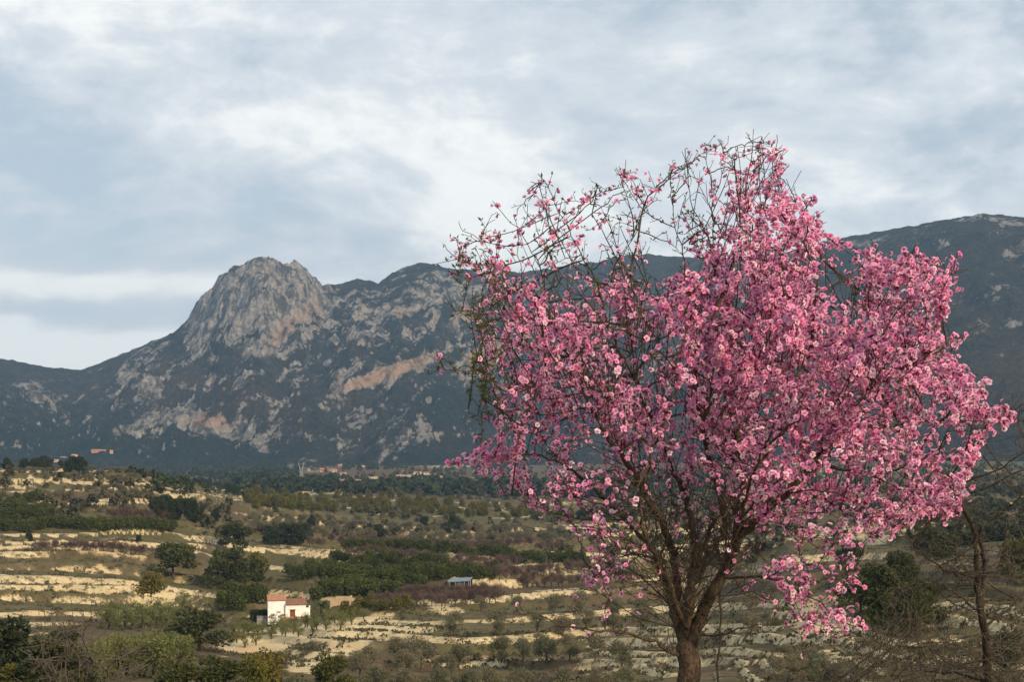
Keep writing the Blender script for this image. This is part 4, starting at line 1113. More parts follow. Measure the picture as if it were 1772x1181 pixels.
def colonize(pos, par, rad, attr, step=.055, di=.6, dk=.075, iters=70, seed=1, bias=(0, 0, .1), fork=None):
    r = rg(seed)
    P_ = list(pos); par = list(par); rad = list(rad)
    A = np.array(attr, float)
    nd = np.full(len(A), 1e9); ni = np.full(len(A), -1)
    def upd(start):
        N = np.array(P_[start:], float)
        for c0 in range(0, len(N), 400):
            D = np.linalg.norm(A[:, None, :] - N[None, c0:c0 + 400, :], axis=2)
            j = D.argmin(1); dm = D[np.arange(len(A)), j]
            bt = dm < nd
            nd[bt] = dm[bt]; ni[bt] = j[bt] + start + c0
    upd(0)
    alive = nd > dk
    nch = {}
    for it in range(iters):
        act = alive & (nd < di)
        if not act.any(): break
        ids = ni[act]; PA = np.array(P_, float)
        d = A[act] - PA[ids]; d /= np.maximum(np.linalg.norm(d, axis=1, keepdims=True), 1e-6)
        if fork is not None:
            ow = PA[ids] - fork; ow /= np.maximum(np.linalg.norm(ow, axis=1, keepdims=True), 1e-6)
            good = (d * ow).sum(1) > -.12
            alive[np.nonzero(act)[0][~good]] = False
            ids = ids[good]; d = d[good]
            if not len(ids): break
        u, inv = np.unique(ids, return_inverse=True)
        s = np.zeros((len(u), 3)); np.add.at(s, inv, d)
        s += r.normal(size=s.shape) * .13 + np.array(bias)
        s /= np.maximum(np.linalg.norm(s, axis=1, keepdims=True), 1e-6)
        st = len(P_)
        for k, i in enumerate(u):
            if nch.get(i, 0) >= 3: continue
            nch[i] = nch.get(i, 0) + 1
            P_.append(tuple(PA[i] + s[k] * step)); par.append(int(i)); rad.append(0.0)
        if len(P_) == st: break
        upd(st)
        alive &= nd > dk
    return np.array(P_, float), np.array(par), np.array(rad)
def pipe_radii(par, rmin, rtip, expo=2.3):
    n = len(par); acc = np.zeros(n); r = np.zeros(n)
    for i in range(n - 1, -1, -1):
        r[i] = max(acc[i] ** (1 / expo) if acc[i] > 0 else rtip, rmin[i])
        if par[i] >= 0: acc[par[i]] += max(acc[i], rtip ** expo) if acc[i] > 0 else rtip ** expo
    return r
def chains(par, rad):
    kids = {}
    for i, p_ in enumerate(par): kids.setdefault(int(p_), []).append(i)
    out_ = []; stack = [(-1, k) for k in kids.get(-1, [])]
    while stack:
        p0, i = stack.pop()
        ch = [i] if p0 < 0 else [p0, i]
        while True:
            ks = sorted(kids.get(i, []), key=lambda a: -rad[a])
            if not ks: break
            for o in ks[1:]: stack.append((i, o))
            i = ks[0]; ch.append(i)
        out_.append(ch)
    return out_
def tube(pts, rr, n):
    pts = np.asarray(pts, float); k = len(pts)
    tg = np.gradient(pts, axis=0); tg /= np.maximum(np.linalg.norm(tg, axis=1, keepdims=True), 1e-9)
    ref = np.array([.31, .9, .17]) if abs(tg.mean(0)[1]) < .8 else np.array([.9, .2, .3])
    a = np.cross(tg, ref); a /= np.maximum(np.linalg.norm(a, axis=1, keepdims=True), 1e-9); c = np.cross(tg, a)
    th = np.arange(n) * 2 * np.pi / n
    v = pts[:, None, :] + (a[:, None, :] * np.cos(th)[None, :, None] + c[:, None, :] * np.sin(th)[None, :, None]) * np.asarray(rr)[:, None, None]
    i = np.arange(k - 1)[:, None] * n; j = np.arange(n)[None, :]; j2 = (j + 1) % n
    f = np.stack([i + j, i + j2, i + n + j2, i + n + j], -1).reshape(-1, 4)
    v = np.concatenate([v.reshape(-1, 3), pts[-1:] + tg[-1:] * rr[-1]])
    tip = np.stack([(k - 1) * n + np.arange(n), (k - 1) * n + (np.arange(n) + 1) % n, np.full(n, k * n)], -1)
    return v, f, tip
def bark_mat(name, c1, c2, c3, sc=1.0):
    m, t, b, o = new_mat(name)
    tcn = t.add('ShaderNodeTexCoord'); pz = tcn.outputs['Object']
    a = t.noise(t.scalev(pz, (1.6, 1.6, .9)), 30 * sc, 6, .7, .8)
    c = t.noise(pz, 45 * sc, 4, .6)
    d = t.noise(pz, 5 * sc, 4, .6)
    col = t.mix(t.ramp(a, .40, .60), c1, c2)
    col = t.mix(t.math('MULTIPLY', t.ramp(d, .5, .7), t.ramp(c, .4, .6)), col, c3)
    t.link(col, b.inputs['Base Color'])
    bp = t.add('ShaderNodeBump'); bp.inputs['Strength'].default_value = .9; bp.inputs['Distance'].default_value = .012
    t.link(a, bp.inputs['Height']); t.link(bp.outputs[0], b.inputs['Normal'])
    b.inputs['Roughness'].default_value = .8
    return m
M_ABARK = bark_mat('almond_bark', (0.028, 0.021, 0.015), (0.110, 0.076, 0.047), (0.12, 0.095, 0.042))
M_ATWIG = bark_mat('almond_twig', (0.040, 0.030, 0.022), (0.090, 0.064, 0.044), (0.13, 0.11, 0.055), 1.5)
M_DEADW = bark_mat('grey_dead_wood', (0.050, 0.038, 0.027), (0.13, 0.105, 0.075), (0.18, 0.155, 0.115), 1.5)
M_DEADB = bark_mat('dark_dead_bark', (0.016, 0.012, 0.009), (0.045, 0.034, 0.024), (0.14, 0.11, 0.06), 1.5)
def petal_mat():
    m, t, b, o = new_mat('petal')
    c = t.attr('tint', True)
    t.link(c, b.inputs['Base Color'])
    b.inputs['Roughness'].default_value = .6
    tr = t.add('ShaderNodeBsdfTranslucent'); t.link(c, tr.inputs[0])
    mx = t.add('ShaderNodeMixShader'); mx.inputs[0].default_value = .38
    t.link(b.outputs[0], mx.inputs[1]); t.link(tr.outputs[0], mx.inputs[2]); t.link(mx.outputs[0], o.inputs[0])
    return m
M_PETAL = petal_mat()
M_ALEAF = leaf_mat('almond_leaf', (0.055, 0.070, 0.018), (0.14, 0.155, 0.035), .35)

def build_wood(root, P_, par, rad, limb_r, mat_big, mat_small, twig_label=None, max_limbs=40):
    big = []; small = []
    for ch in chains(par, rad):
        pts = P_[ch]; rr = rad[ch].copy()
        if len(ch) > 1: rr[0] = min(rr[0], rr[1] * 1.15)
        (big if rr.max() > limb_r else small).append((pts, rr))
    big.sort(key=lambda a: -a[1].max())
    small += big[max_limbs:]; big = big[:max_limbs]
    inv = root.matrix_basis.inverted()
    off = np.array(root.location)
    for i, (pts, rr) in enumerate(big):
        n = 12 if i == 0 else 8
        # flare and bumps on the bark
        v, f, tip = tube(pts - off, rr, n)
        wob = 1 + .10 * fbm(v[:, 0] * 30 + v[:, 1] * 17, v[:, 2] * 14, 3)
        k = len(pts); cen = np.repeat(pts - off, n, axis=0)
        v[:-1] = cen + (v[:-1] - cen) * wob[:-1, None]
        me = mesh_np('trunk' if i == 0 else 'limb', v, [f, tip], mat_big, True)
        obj('trunk' if i == 0 else 'limb', me, root)
    V, Q, T_, o = [], [], [], 0
    for pts, rr in small:
        v, f, tip = tube(pts - off, rr, 5 if rr.max() > .006 else 3)
        V.append(v); Q.append(f + o); T_.append(tip + o); o += len(v)
    me = mesh_np('twigs', np.concatenate(V), [np.concatenate(Q), np.concatenate(T_)], mat_small, True)
    tw = obj('twigs', me, root, kind='stuff')
    return tw
def poly_points(poly, n, r):
    poly = np.array(poly, float); lo_, hi_ = poly.min(0), poly.max(0); out_ = []
    while len(out_) < n:
        q = r.uniform(lo_, hi_, (4000, 2)); ins = np.zeros(len(q), bool); j = len(poly) - 1
        for i in range(len(poly)):
            xi, yi = poly[i]; xj, yj = poly[j]
            c = ((yi > q[:, 1]) != (yj > q[:, 1])) & (q[:, 0] < (xj - xi) * (q[:, 1] - yi) / (yj - yi + 1e-9) + xi)
            ins ^= c; j = i
        out_ += list(q[ins])
    return np.array(out_[:n])

# ---- the pink tree
TD = 8.0
def L(pts, r0, r1):
    return ([P(a[0], a[1], TD + (a[2] if len(a) > 2 else 0.0)) for a in pts], r0, r1)
limbs = [
 L([(1199, 1460), (1197, 1400), (1195, 1300), (1193, 1181), (1190, 1120)], .082, .064),
 L([(1192, 1130, 0), (1208, 1084, -.03), (1223, 1043, -.08), (1249, 1002, -.15), (1269, 956, -.2), (1279, 905, -.25), (1282, 850, -.25), (1275, 780, -.2), (1290, 700, -.1), (1310, 620, 0)], .050, .016),
 L([(1186, 1125, 0), (1175, 1080, .05), (1170, 1040, .1), (1170, 982, .15), (1150, 918, .1), (1116, 851, 0), (1085, 800, -.1), (1055, 760, -.2), (1021, 706, -.3), (985, 620, -.4), (955, 560, -.4), (943, 525, -.4), (940, 477, -.4), (915, 423, -.4), (885, 385, -.4), (855, 350, -.4)], .042, .002),
 L([(1188, 1100, 0), (1193, 1023, -.1), (1208, 1002, -.1), (1228, 956, .1), (1254, 918, .2), (1240, 840, .3), (1215, 740, .3), (1200, 640, .3), (1190, 560, .2), (1182, 441, .1), (1164, 370, .1), (1157, 300, .1)], .036, .0025),
 L([(1190, 1060, .1), (1200, 960, .4), (1190, 880, .5), (1150, 780, .5), (1110, 680, .5), (1085, 560, .4), (1058, 471, .3), (1079, 444, .3), (1099, 410, .3), (1116, 365, .3), (1140, 328, .3)], .032, .002),
 L([(1099, 410, .3), (1092, 360, .3), (1078, 322, .3), (1066, 292, .3)], .006, .002),
 L([(1176, 1100, 0), (1155, 1030, .2), (1137, 967, .3), (1080, 900, .3), (1010, 830, .2), (940, 790, 0), (880, 790, -.1), (772, 802, -.2)], .026, .003),
 L([(1272, 935, -.2), (1315, 898, -.35), (1360, 855, -.45), (1410, 800, -.5), (1440, 740, -.55), (1490, 690, -.6), (1560, 640, -.6), (1640, 600, -.6)], .030, .006),
 L([(1440, 740, -.55), (1520, 740, -.4), (1600, 730, -.3), (1690, 728, -.2), (1738, 735, -.2)], .014, .003),
 L([(1110, 680, .5), (1060, 580, .3), (1035, 498, .2), (1011, 450, .2), (991, 410, .2), (957, 342, .2), (933, 299, .2)], .014, .0025),
 L([(1290, 700, -.1), (1310, 560, .1), (1300, 450, .1), (1290, 346, .1), (1315, 286, .1), (1318, 238, .1)], .016, .0025),
 L([(1215, 740, .3), (1240, 600, .2), (1234, 441, .2), (1196, 349, .2), (1185, 260, .2)], .014, .0025),
 L([(1310, 560, .1), (1350, 460, 0), (1370, 400, 0), (1405, 345, 0)], .012, .003),
 L([(1300, 450, .1), (1332, 328, .1), (1357, 262, .1)], .006, .002),
 L([(1234, 441, .2), (1234, 346, .2), (1220, 250, .2)], .006, .002),
 L([(1234, 346, .2), (1255, 290, .1), (1248, 243, .1)], .004, .002),
 L([(1490, 690, -.6), (1540, 600, -.5), (1590, 520, -.4), (1650, 475, -.4), (1672, 466, -.4)], .014, .003),
 L([(1540, 600, -.5), (1500, 520, -.4), (1518, 430, -.3)], .008, .003),
 L([(1590, 520, -.4), (1570, 470, -.2), (1582, 422, -.2)], .007, .003),
 L([(1410, 800, -.5), (1500, 820, -.7), (1600, 800, -.7), (1685, 795, -.6)], .014, .003),
 L([(1279, 905, -.25), (1340, 900, .2), (1420, 860, .5), (1520, 850, .6), (1600, 880, .6), (1640, 905, .6)], .014, .003),
 L([(1249, 1002, -.1), (1330, 1000, -.3), (1400, 1035, -.4), (1470, 1080, -.5), (1505, 1085, -.5)], .011, .003),
 L([(1225, 1105, -.05), (1280, 1090, -.2), (1340, 1080, -.2), (1400, 1098, -.2), (1450, 1125, -.2)], .007, .002),
 L([(1185, 1150, 0), (1171, 1133, -.05), (1123, 1109, -.2), (1072, 1096, -.3), (988, 1085, -.4), (937, 1068, -.4), (862, 1062, -.4)], .016, .003),
 L([(985, 620, -.4), (900, 600, -.5), (830, 632, -.5), (742, 646, -.5)], .008, .002),
 L([(943, 525, -.4), (916, 501, -.4), (865, 467, -.4), (812, 455, -.4), (772, 432, -.4)], .009, .002),
 L([(955, 560, -.4), (870, 545, -.5), (784, 540, -.5)], .007, .002),
 L([(865, 467, -.4), (815, 478, -.4), (775, 468, -.4)], .005, .002),
 L([(909, 423, -.4), (862, 425, -.3), (803, 402, -.3)], .005, .002),
 L([(1010, 830, .2), (900, 735, .1), (845, 728, .1), (808, 716, .1)], .006, .002),
 L([(1080, 900, .3), (1010, 900, .3), (960, 890, .3), (872, 855, .3)], .007, .002),
 L([(1137, 967, .3), (1080, 960, .4), (1030, 1000, .4), (985, 1054, .4)], .007, .002),
 L([(1201, 1440, -.08), (1238, 1330, -.12), (1243, 1181, -.14), (1246, 1080, -.12), (1250, 1000, -.1), (1262, 900, 0)], .011, .006),
 L([(1190, 1100, .1), (1215, 950, .6), (1300, 820, .8), (1390, 700, .9), (1450, 560, .8), (1480, 500, .7)], .026, .004),
 L([(1188, 1090, -.05), (1150, 1000, -.4), (1110, 900, -.6), (1130, 780, -.8), (1180, 660, -.9), (1230, 560, -.9)], .024, .004),
 L([(1249, 1002, -.15), (1280, 900, -.5), (1320, 780, -.9), (1370, 680, -1.0), (1400, 600, -1.0)], .020, .004),
]
limbs += [
 L([(1500, 820, -.7), (1560, 850, -.6), (1605, 900, -.5)], .006, .002), L([(1420, 860, .5), (1480, 900, .3), (1530, 945, .2)], .006, .002),
 L([(1340, 900, .2), (1420, 950, 0), (1478, 985, -.1)], .006, .002), L([(1330, 1000, -.3), (1385, 975, -.4), (1440, 1000, -.5)], .005, .002),
 L([(1600, 800, -.7), (1645, 840, -.6), (1655, 890, -.5)], .005, .002), L([(1360, 855, -.45), (1430, 850, -.8), (1500, 880, -.9), (1560, 905, -.9)], .008, .002),
 L([(1280, 900, -.5), (1350, 830, -1.0), (1440, 790, -1.2), (1530, 780, -1.2)], .009, .002), L([(1320, 780, -.9), (1390, 720, -1.2), (1460, 690, -1.2), (1530, 670, -1.1)], .008, .002),
 L([(1130, 780, -.8), (1060, 700, -.9), (990, 660, -.9), (920, 650, -.8)], .008, .002), L([(1180, 660, -.9), (1130, 580, -1.0), (1100, 520, -.9)], .006, .002),
]
OUTL = [(985, 1055), (1000, 950), (940, 900), (880, 860), (840, 810), (780, 805), (880, 770), (830, 720), (825, 670), (770, 648), (830, 610), (790, 545), (805, 500), (785, 470), (785, 438), (830, 440), (810, 403), (870, 420), (855, 355), (930, 400), (930, 340), (937, 305), (1000, 350), (1020, 320), (1065, 295), (1105, 305), (1125, 330), (1120, 400), (1105, 450), (1150, 440), (1165, 390), (1162, 310), (1188, 270), (1222, 256), (1250, 250), (1318, 250), (1352, 270), (1360, 335), (1425, 380), (1432, 430), (1420, 485), (1505, 450), (1522, 432), (1540, 455), (1578, 428), (1600, 445), (1665, 462), (1665, 490), (1640, 520), (1660, 580), (1665, 640), (1735, 720), (1730, 755), (1690, 790), (1688, 850), (1640, 905), (1560, 915), (1520, 950), (1470, 975), (1495, 1060), (1505, 1085), (1420, 1105), (1370, 1060), (1290, 1050), (1250, 990), (1210, 1010), (1130, 1000), (1060, 1010)]
r = rg(101)
q = poly_points(OUTL, 6500, r)
rho = np.hypot((q[:, 0] - 1260) / 500, (q[:, 1] - 690) / 430)
dy = r.uniform(-1, 1, len(q)) * 1.35 * np.sqrt(np.clip(1 - rho ** 2, .06, 1))
sparse = ellipse_paint(q[:, 0], q[:, 1], [(1000, 400, 190, 120, 0, .85), (1170, 960, 120, 90, 0, .5), (1000, 1000, 90, 70, 0, .5), (1210, 320, 110, 80, 0, .75)])
q = q[r.random(len(q)) > sparse]; dy = dy[:len(q)]
q2 = poly_points([(1040, 1010), (1010, 900), (1060, 760), (1200, 700), (1330, 760), (1340, 960), (1260, 1060), (1150, 1060)], 1500, r)
q = np.concatenate([q, q2]); dy = np.concatenate([dy, r.uniform(-.9, .9, len(q2))])
att = []
for (a, c), d in zip(q, dy): att.append(tuple(P(a, c, TD + d)))
limbs = [limbs[0]] + [(a, b_ * .76, c) for a, b_, c in limbs[1:]]
pos_, par_, rad_ = connect_nodes(limbs)
WP, WPAR, WR = colonize(pos_, par_, rad_, att, .05, .65, .06, 90, 5, (0, 0, .12), np.array(P(1195, 1100, TD)))
# short spurs on thin wood
def spurs(WP, WPAR, WR, n, ln, r, zb=.3, lo_=-1, hi_=.008):
    par0 = WPAR; cand = np.nonzero((WR < hi_) & (WR > lo_))[0]
    P2 = list(map(tuple, WP)); pr = list(par0); rr = list(WR)
    for i in r.choice(cand, n):
        if par0[i] < 0: continue
        d = WP[i] - WP[par0[i]]; d /= np.linalg.norm(d) + 1e-9
        s = r.normal(size=3); s -= d * (s @ d); s /= np.linalg.norm(s) + 1e-9
        v = d * .6 + s * .8 + np.array([0, 0, zb]); v /= np.linalg.norm(v)
        l_ = ln * r.uniform(.4, 1.3); last = int(i)
        for k in range(2):
            P2.append(tuple(np.array(P2[last]) + (v + r.normal(size=3) * .15) * l_ / 2)); pr.append(last); rr.append(0.0); last = len(P2) - 1
    return np.array(P2), np.array(pr), np.array(rr)
def shoots(WP, WPAR, WR, n, r):
    """long straight shoots fanning up and out from the thin wood"""
    PXn, PYn = project(WP[:, 0], WP[:, 1], WP[:, 2])
    cand = np.nonzero((WR < .006) & (PYn < 760))[0]
    P2 = list(map(tuple, WP)); pr = list(WPAR); rr = list(WR); fork = np.array(P(1195, 1080, TD))
    poly = np.array(OUTL, float)
    def inside(x, y):
        c = False; j = len(poly) - 1
        for i in range(len(poly)):
            xi, yi = poly[i]; xj, yj = poly[j]
            if (yi > y) != (yj > y) and x < (xj - xi) * (y - yi) / (yj - yi + 1e-9) + xi: c = not c
            j = i
        return c
    made = 0
    for i in r.permutation(cand):
        o_ = WP[i] - fork; o_ /= np.linalg.norm(o_)
        v = o_ * .8 + np.array([0, 0, .45]) + r.normal(size=3) * .28; v /= np.linalg.norm(v)
        l_ = r.uniform(.16, .42); tip = WP[i] + v * l_
        tx, ty = project(*tip)
        if not inside(tx, ty + 8) or (ty < 470 and tx < 1250 and r.random() < .6): continue
        last = int(i); k = int(l_ / .05) + 1
        for q_ in range(k):
            v = v + r.normal(size=3) * .04; v /= np.linalg.norm(v)
            P2.append(tuple(np.array(P2[last]) + v * l_ / k)); pr.append(last); rr.append(0.0); last = len(P2) - 1
        made += 1
        if made >= n: break
    return np.array(P2), np.array(pr), np.array(rr)
WP, WPAR, WR = spurs(WP, WPAR, WR, 420, .42, r, .5, .010, .045)
WP, WPAR, WR = shoots(WP, WPAR, WR, 520, r)
WP, WPAR, WR = spurs(WP, WPAR, WR, 4200, .10, r)
RAD = pipe_radii(WPAR, WR, .0019, 2.55)
capr = np.where(WR > 0, WR * 1.02, .010)
RAD = np.minimum(RAD, np.maximum(capr, .0019))
base = P(1199, 1460, TD)
base = Vector((base.x, base.y, ground(base.x, base.y)))
at = thing('blossoming_fruit_tree', base, 'fruit tree covered in bright pink blossom with a dark forked trunk', 'tree')
build_wood(at, WP, WPAR, RAD, .0135, M_ABARK, M_ATWIG)

# blossom
DENS = [(1450, 990, 90, 70, 0, .45), (1060, 860, 120, 60, 0, .25), (1330, 560, 170, 120, 0, .9), (1460, 640, 190, 110, 0, .9), (1560, 720, 170, 110, 0, .9), (1370, 400, 80, 70, 0, 1.0), (1240, 620, 110, 110, 0, .6), (1400, 800, 170, 90, 0, .7), (1600, 500, 90, 70, 0, 1.1), (1700, 720, 80, 60, 0, 1.2), (1630, 830, 90, 80, 0, .8), (1430, 1040, 90, 70, 0, .55),
        (930, 620, 90, 90, 0, .45), (960, 720, 90, 70, 0, .35), (1000, 540, 90, 60, 0, .35), (1180, 500, 80, 70, 0, .7), (860, 790, 90, 30, -15, 1.2), (910, 830, 50, 50, 0, .8), (1020, 1010, 60, 60, 0, .6), (1080, 700, 60, 50, 0, .4), (1320, 370, 70, 60, 0, .45), (860, 440, 80, 70, 0, .3), (960, 400, 60, 80, 0, .12), (1180, 740, 70, 60, 0, .4), (1060, 300, 30, 30, 0, .5), (1250, 290, 60, 40, 0, .15), (1500, 880, 130, 60, 0, .6), (1560, 850, 100, 60, 0, .4), (1520, 450, 40, 40, 0, 1.0)]
HOLE = [(1000, 420, 190, 100, 0, .42), (1230, 300, 130, 60, 0, .5), (1175, 380, 60, 100, 0, .5), (1462, 480, 34, 50, 0, .7), (1245, 1170, 70, 100, 0, 1.0), (1180, 1040, 90, 60, 0, .6), (1130, 620, 60, 90, 20, .5), (1170, 950, 160, 120, 0, .9), (1120, 830, 70, 60, 0, .5), (1250, 860, 60, 90, 0, .6), (800, 560, 60, 120, 0, .7), (800, 680, 60, 60, 0, .9), (1230, 1060, 120, 60, 0, .9), (940, 1080, 140, 40, 0, 1.0), (1090, 400, 50, 60, 0, .3)]
fp, fd, fs = [], [], []
NX, NZ = project(WP[:, 0], WP[:, 1], WP[:, 2])
DN = np.minimum(.19 + ellipse_paint(NX, NZ, DENS), 1.35) * np.maximum(.04, 1 - ellipse_paint(NX, NZ, HOLE))
CL = .50 + 2.3 * perlin(WP[:, 0] * 4.2 + WP[:, 1] * 2.9, WP[:, 2] * 4.2 - WP[:, 1] * 2.1)
kids_n = np.bincount(WPAR[WPAR >= 0], minlength=len(WP))
for i in range(len(WP)):
    if WPAR[i] < 0 or RAD[i] > .0085: continue
    a = WP[WPAR[i]]; b_ = WP[i]
    dn = DN[i]
    # blossom comes in sleeves: modulate along the wood
    cl = CL[i]
    lam = dn * np.clip(cl, 0.04, 2.2) * np.linalg.norm(b_ - a) / .05 * 3.1
    if kids_n[i] == 0: lam *= 1.35
    for _ in range(r.poisson(lam)):
        u = r.random(); d = b_ - a; d = d / (np.linalg.norm(d) + 1e-9)
        s = r.normal(size=3); s -= d * (s @ d); s /= np.linalg.norm(s) + 1e-9
        fp.append(a + (b_ - a) * u + s * r.uniform(.006, .022)); fd.append(s * .9 + d * .35 + np.array([0, 0, .2])); fs.append(r.uniform(.66, 1.02))
fp = np.array(fp); fd = np.array(fd); fs = np.array(fs); fd /= np.linalg.norm(fd, axis=1, keepdims=True)
print('blossoms', len(fp), 'wood nodes', len(WP))
def flower_template(open_=1.0, seed=0):
    rr = rg(seed); V, T_, C = [], [], []
    def petal(az, L_, W_, tilt, z0, cin, cout):
        n = len(V)
        ca, sa = math.cos(az), math.sin(az); ct, st = math.cos(tilt), math.sin(tilt)
        def pt(l, w_, lift=0): 
            x = l * ct; z = l * st + z0 + lift
            return (x * ca - w_ * sa, x * sa + w_ * ca, z)
        V.extend([pt(.001, 0), pt(L_ * .62, W_ / 2, .003), pt(L_, W_ * .16, -.001), pt(L_, -W_ * .16, -.001), pt(L_ * .62, -W_ / 2, .003), pt(L_ * .55, 0, -.002)])
        C.extend([cin, cout, cout, cout, cout, [(p_ + q_) / 2 for p_, q_ in zip(cin, cout)]])
        T_.extend([(n, n + 5, n + 1), (n + 1, n + 5, n + 2), (n + 2, n + 5, n + 3), (n + 3, n + 5, n + 4), (n + 4, n + 5, n)])
    for k in range(5):
        e = rr.uniform(-.15, .15)
        petal(2 * math.pi * k / 5 + e, .0195 * rr.uniform(.9, 1.1), .0195, .35 / open_ + rr.uniform(-.15, .15), 0, (.52, .05, .16), (1, 1, 1))
    for k in range(5):
        petal(2 * math.pi * (k + .5) / 5 + rr.uniform(-.2, .2), .0135 * rr.uniform(.9, 1.1), .014, .95 / open_ + rr.uniform(-.15, .15), .001, (.52, .05, .16), (1, .92, .95))
    n = len(V)
    for k in range(5):      # stamens
        a = 2 * math.pi * k / 5 + .3
        V.extend([(.0015 * math.cos(a + .8), .0015 * math.sin(a + .8), .002), (.0015 * math.cos(a - .8), .0015 * math.sin(a - .8), .002), (.005 * math.cos(a), .005 * math.sin(a), .013)])
        C.extend([(.4, .05, .12), (.4, .05, .12), (.95, .75, .45)]); T_.append((n + 3 * k, n + 3 * k + 1, n + 3 * k + 2))
    n = len(V)
    V.append((0, 0, -.010)); C.append((.16, .06, .04))
    for k in range(4): V.append((.0055 * math.cos(k * 1.571), .0055 * math.sin(k * 1.571), .001)); C.append((.22, .05, .06))
    for k in range(4): T_.append((n, n + 1 + (k + 1) % 4, n + 1 + k))
    return np.array(V), np.array(T_), np.array(C, float)
TEMPL = [flower_template(1.0, 1), flower_template(1.25, 2), flower_template(.75, 3), flower_template(1.0, 4)]
PINKS = np.array([(.97, .46, .71), (.96, .39, .66), (.98, .57, .77), (.99, .74, .86), (.94, .32, .60), (.97, .50, .75)])
def frames(d, r):
    s = np.cross(d, r.normal(size=d.shape)); s /= np.linalg.norm(s, axis=1, keepdims=True); u = np.cross(d, s)
    return np.stack([s, u, d], -1)      # columns
def tint_of(C, col):
    o = C.copy(); pet = (C[:, 0] > .97) & (C[:, 1] > .8); o[pet] = C[pet] * col
    half = (~pet) & (C[:, 0] > .7) & (C[:, 1] < .6); o[half] = col * .88
    return o
offv = np.array(base)
near = np.argsort(np.linalg.norm(fp - np.array([0, 0, EYE]), axis=1))[:300]
isn = np.zeros(len(fp), bool); isn[near] = True
meshes = []
for ti in range(4):
    for ci in range(len(PINKS)):
        V, T_, C = TEMPL[ti]
        me = mesh_np('blossom', V, T_, M_PETAL); cattr(me, 'tint', tint_of(C, PINKS[ci])); meshes.append(me)
FR_ = frames(fd, r)
pk = r.choice(len(PINKS), len(fp), p=[.28, .15, .24, .17, .06, .10])
tk = r.integers(0, 4, len(fp))
for i in near:
    o = bpy.data.objects.new('blossom', meshes[tk[i] * len(PINKS) + pk[i]]); COL.objects.link(o); o.parent = at
    M_ = Matrix(FR_[i].tolist()).to_4x4(); M_ = Matrix.Translation(Vector(fp[i] - offv)) @ M_ @ Matrix.Scale(float(fs[i]), 4)
    o.matrix_local = M_
V_, F_, C_, of = [], [], [], 0
for ti in range(4):
    V, T_, C = TEMPL[ti]
    sel = np.nonzero((~isn) & (tk == ti))[0]
    v = np.einsum('nij,kj->nki', FR_[sel], V) * fs[sel][:, None, None] + (fp[sel] - offv)[:, None, :]
    V_.append(v.reshape(-1, 3)); n = len(V)
    F_.append((T_[None] + (np.arange(len(sel)) * n)[:, None, None]).reshape(-1, 3) + of); of += len(sel) * n
    cc = np.stack([tint_of(C, c) for c in PINKS]); vary = r.uniform(.88, 1.08, (len(sel), 1, 1))
    C_.append(np.clip(cc[pk[sel]] * vary, 0, 1).reshape(-1, 3))
me = mesh_np('blossoms', np.concatenate(V_), np.concatenate(F_), M_PETAL); cattr(me, 'tint', np.concatenate(C_))
obj('blossoms', me, at, kind='stuff')
# young leaves and buds
lp, ld = [], []
GR = .10 + ellipse_paint(NX, NZ, [(800, 560, 80, 160, 0, 1.6), (790, 645, 80, 40, 0, 2.2), (840, 720, 60, 60, 0, 1.2), (1020, 400, 130, 110, 0, .8), (1180, 400, 60, 120, 0, .7), (830, 450, 70, 60, 0, 1.0), (1100, 600, 100, 100, 0, .4)])
for i in range(len(WP)):
    if WPAR[i] < 0 or RAD[i] > .006: continue
    g = GR[i]
    for _ in range(r.poisson(g)):
        d = r.normal(size=3) + np.array([0, 0, .6]); d /= np.linalg.norm(d)
        lp.append(WP[i] + d * .014); ld.append(d)
lp = np.array(lp) - offv; ld = np.array(ld)
v, f = leaf_cards(lp, ld, r.uniform(.018, .036, len(lp)), .38, .4, r)
me = mesh_np('leaves', v, f, M_ALEAF); fattr(me, 'tone', np.repeat(r.random(len(lp)), 4))
obj('leaves', me, at, kind='stuff')

# ---- leafless tree on the right
def bare_tree(name, cat, label, D, limb_px, poly, nattr, depth, base_px, seed, lr, step, di, dk, rtip, spn=0, spl=.1):
    global limbs
    lm = [([P(a[0], a[1], D + (a[2] if len(a) > 2 else 0.)) for a in pts], r0, r1) for pts, r0, r1 in limb_px]
    rr = rg(seed)
    qq = poly_points(poly, nattr, rr)
    A = [tuple(P(a, c, D + rr.uniform(-depth, depth))) for a, c in qq]
    p_, pa, ra = connect_nodes(lm)
    p_, pa, ra = colonize(p_, pa, ra, A, step, di, dk, 80, seed, (0, 0, .05))
    if spn: p_, pa, ra = spurs(p_, pa, ra, spn, spl, rr, .1)
    rd = pipe_radii(pa, ra, rtip, 2.5)
    rd = np.minimum(rd, np.maximum(np.where(ra > 0, ra * 1.05, lr * .9), rtip))
    b0 = P(base_px[0], base_px[1], D); b0 = Vector((b0.x, b0.y, ground(b0.x, b0.y)))
    o = thing(name, b0, label, cat)
    build_wood(o, p_, pa, rd, lr, M_DEADB, M_DEADW, max_limbs=14)
    return o
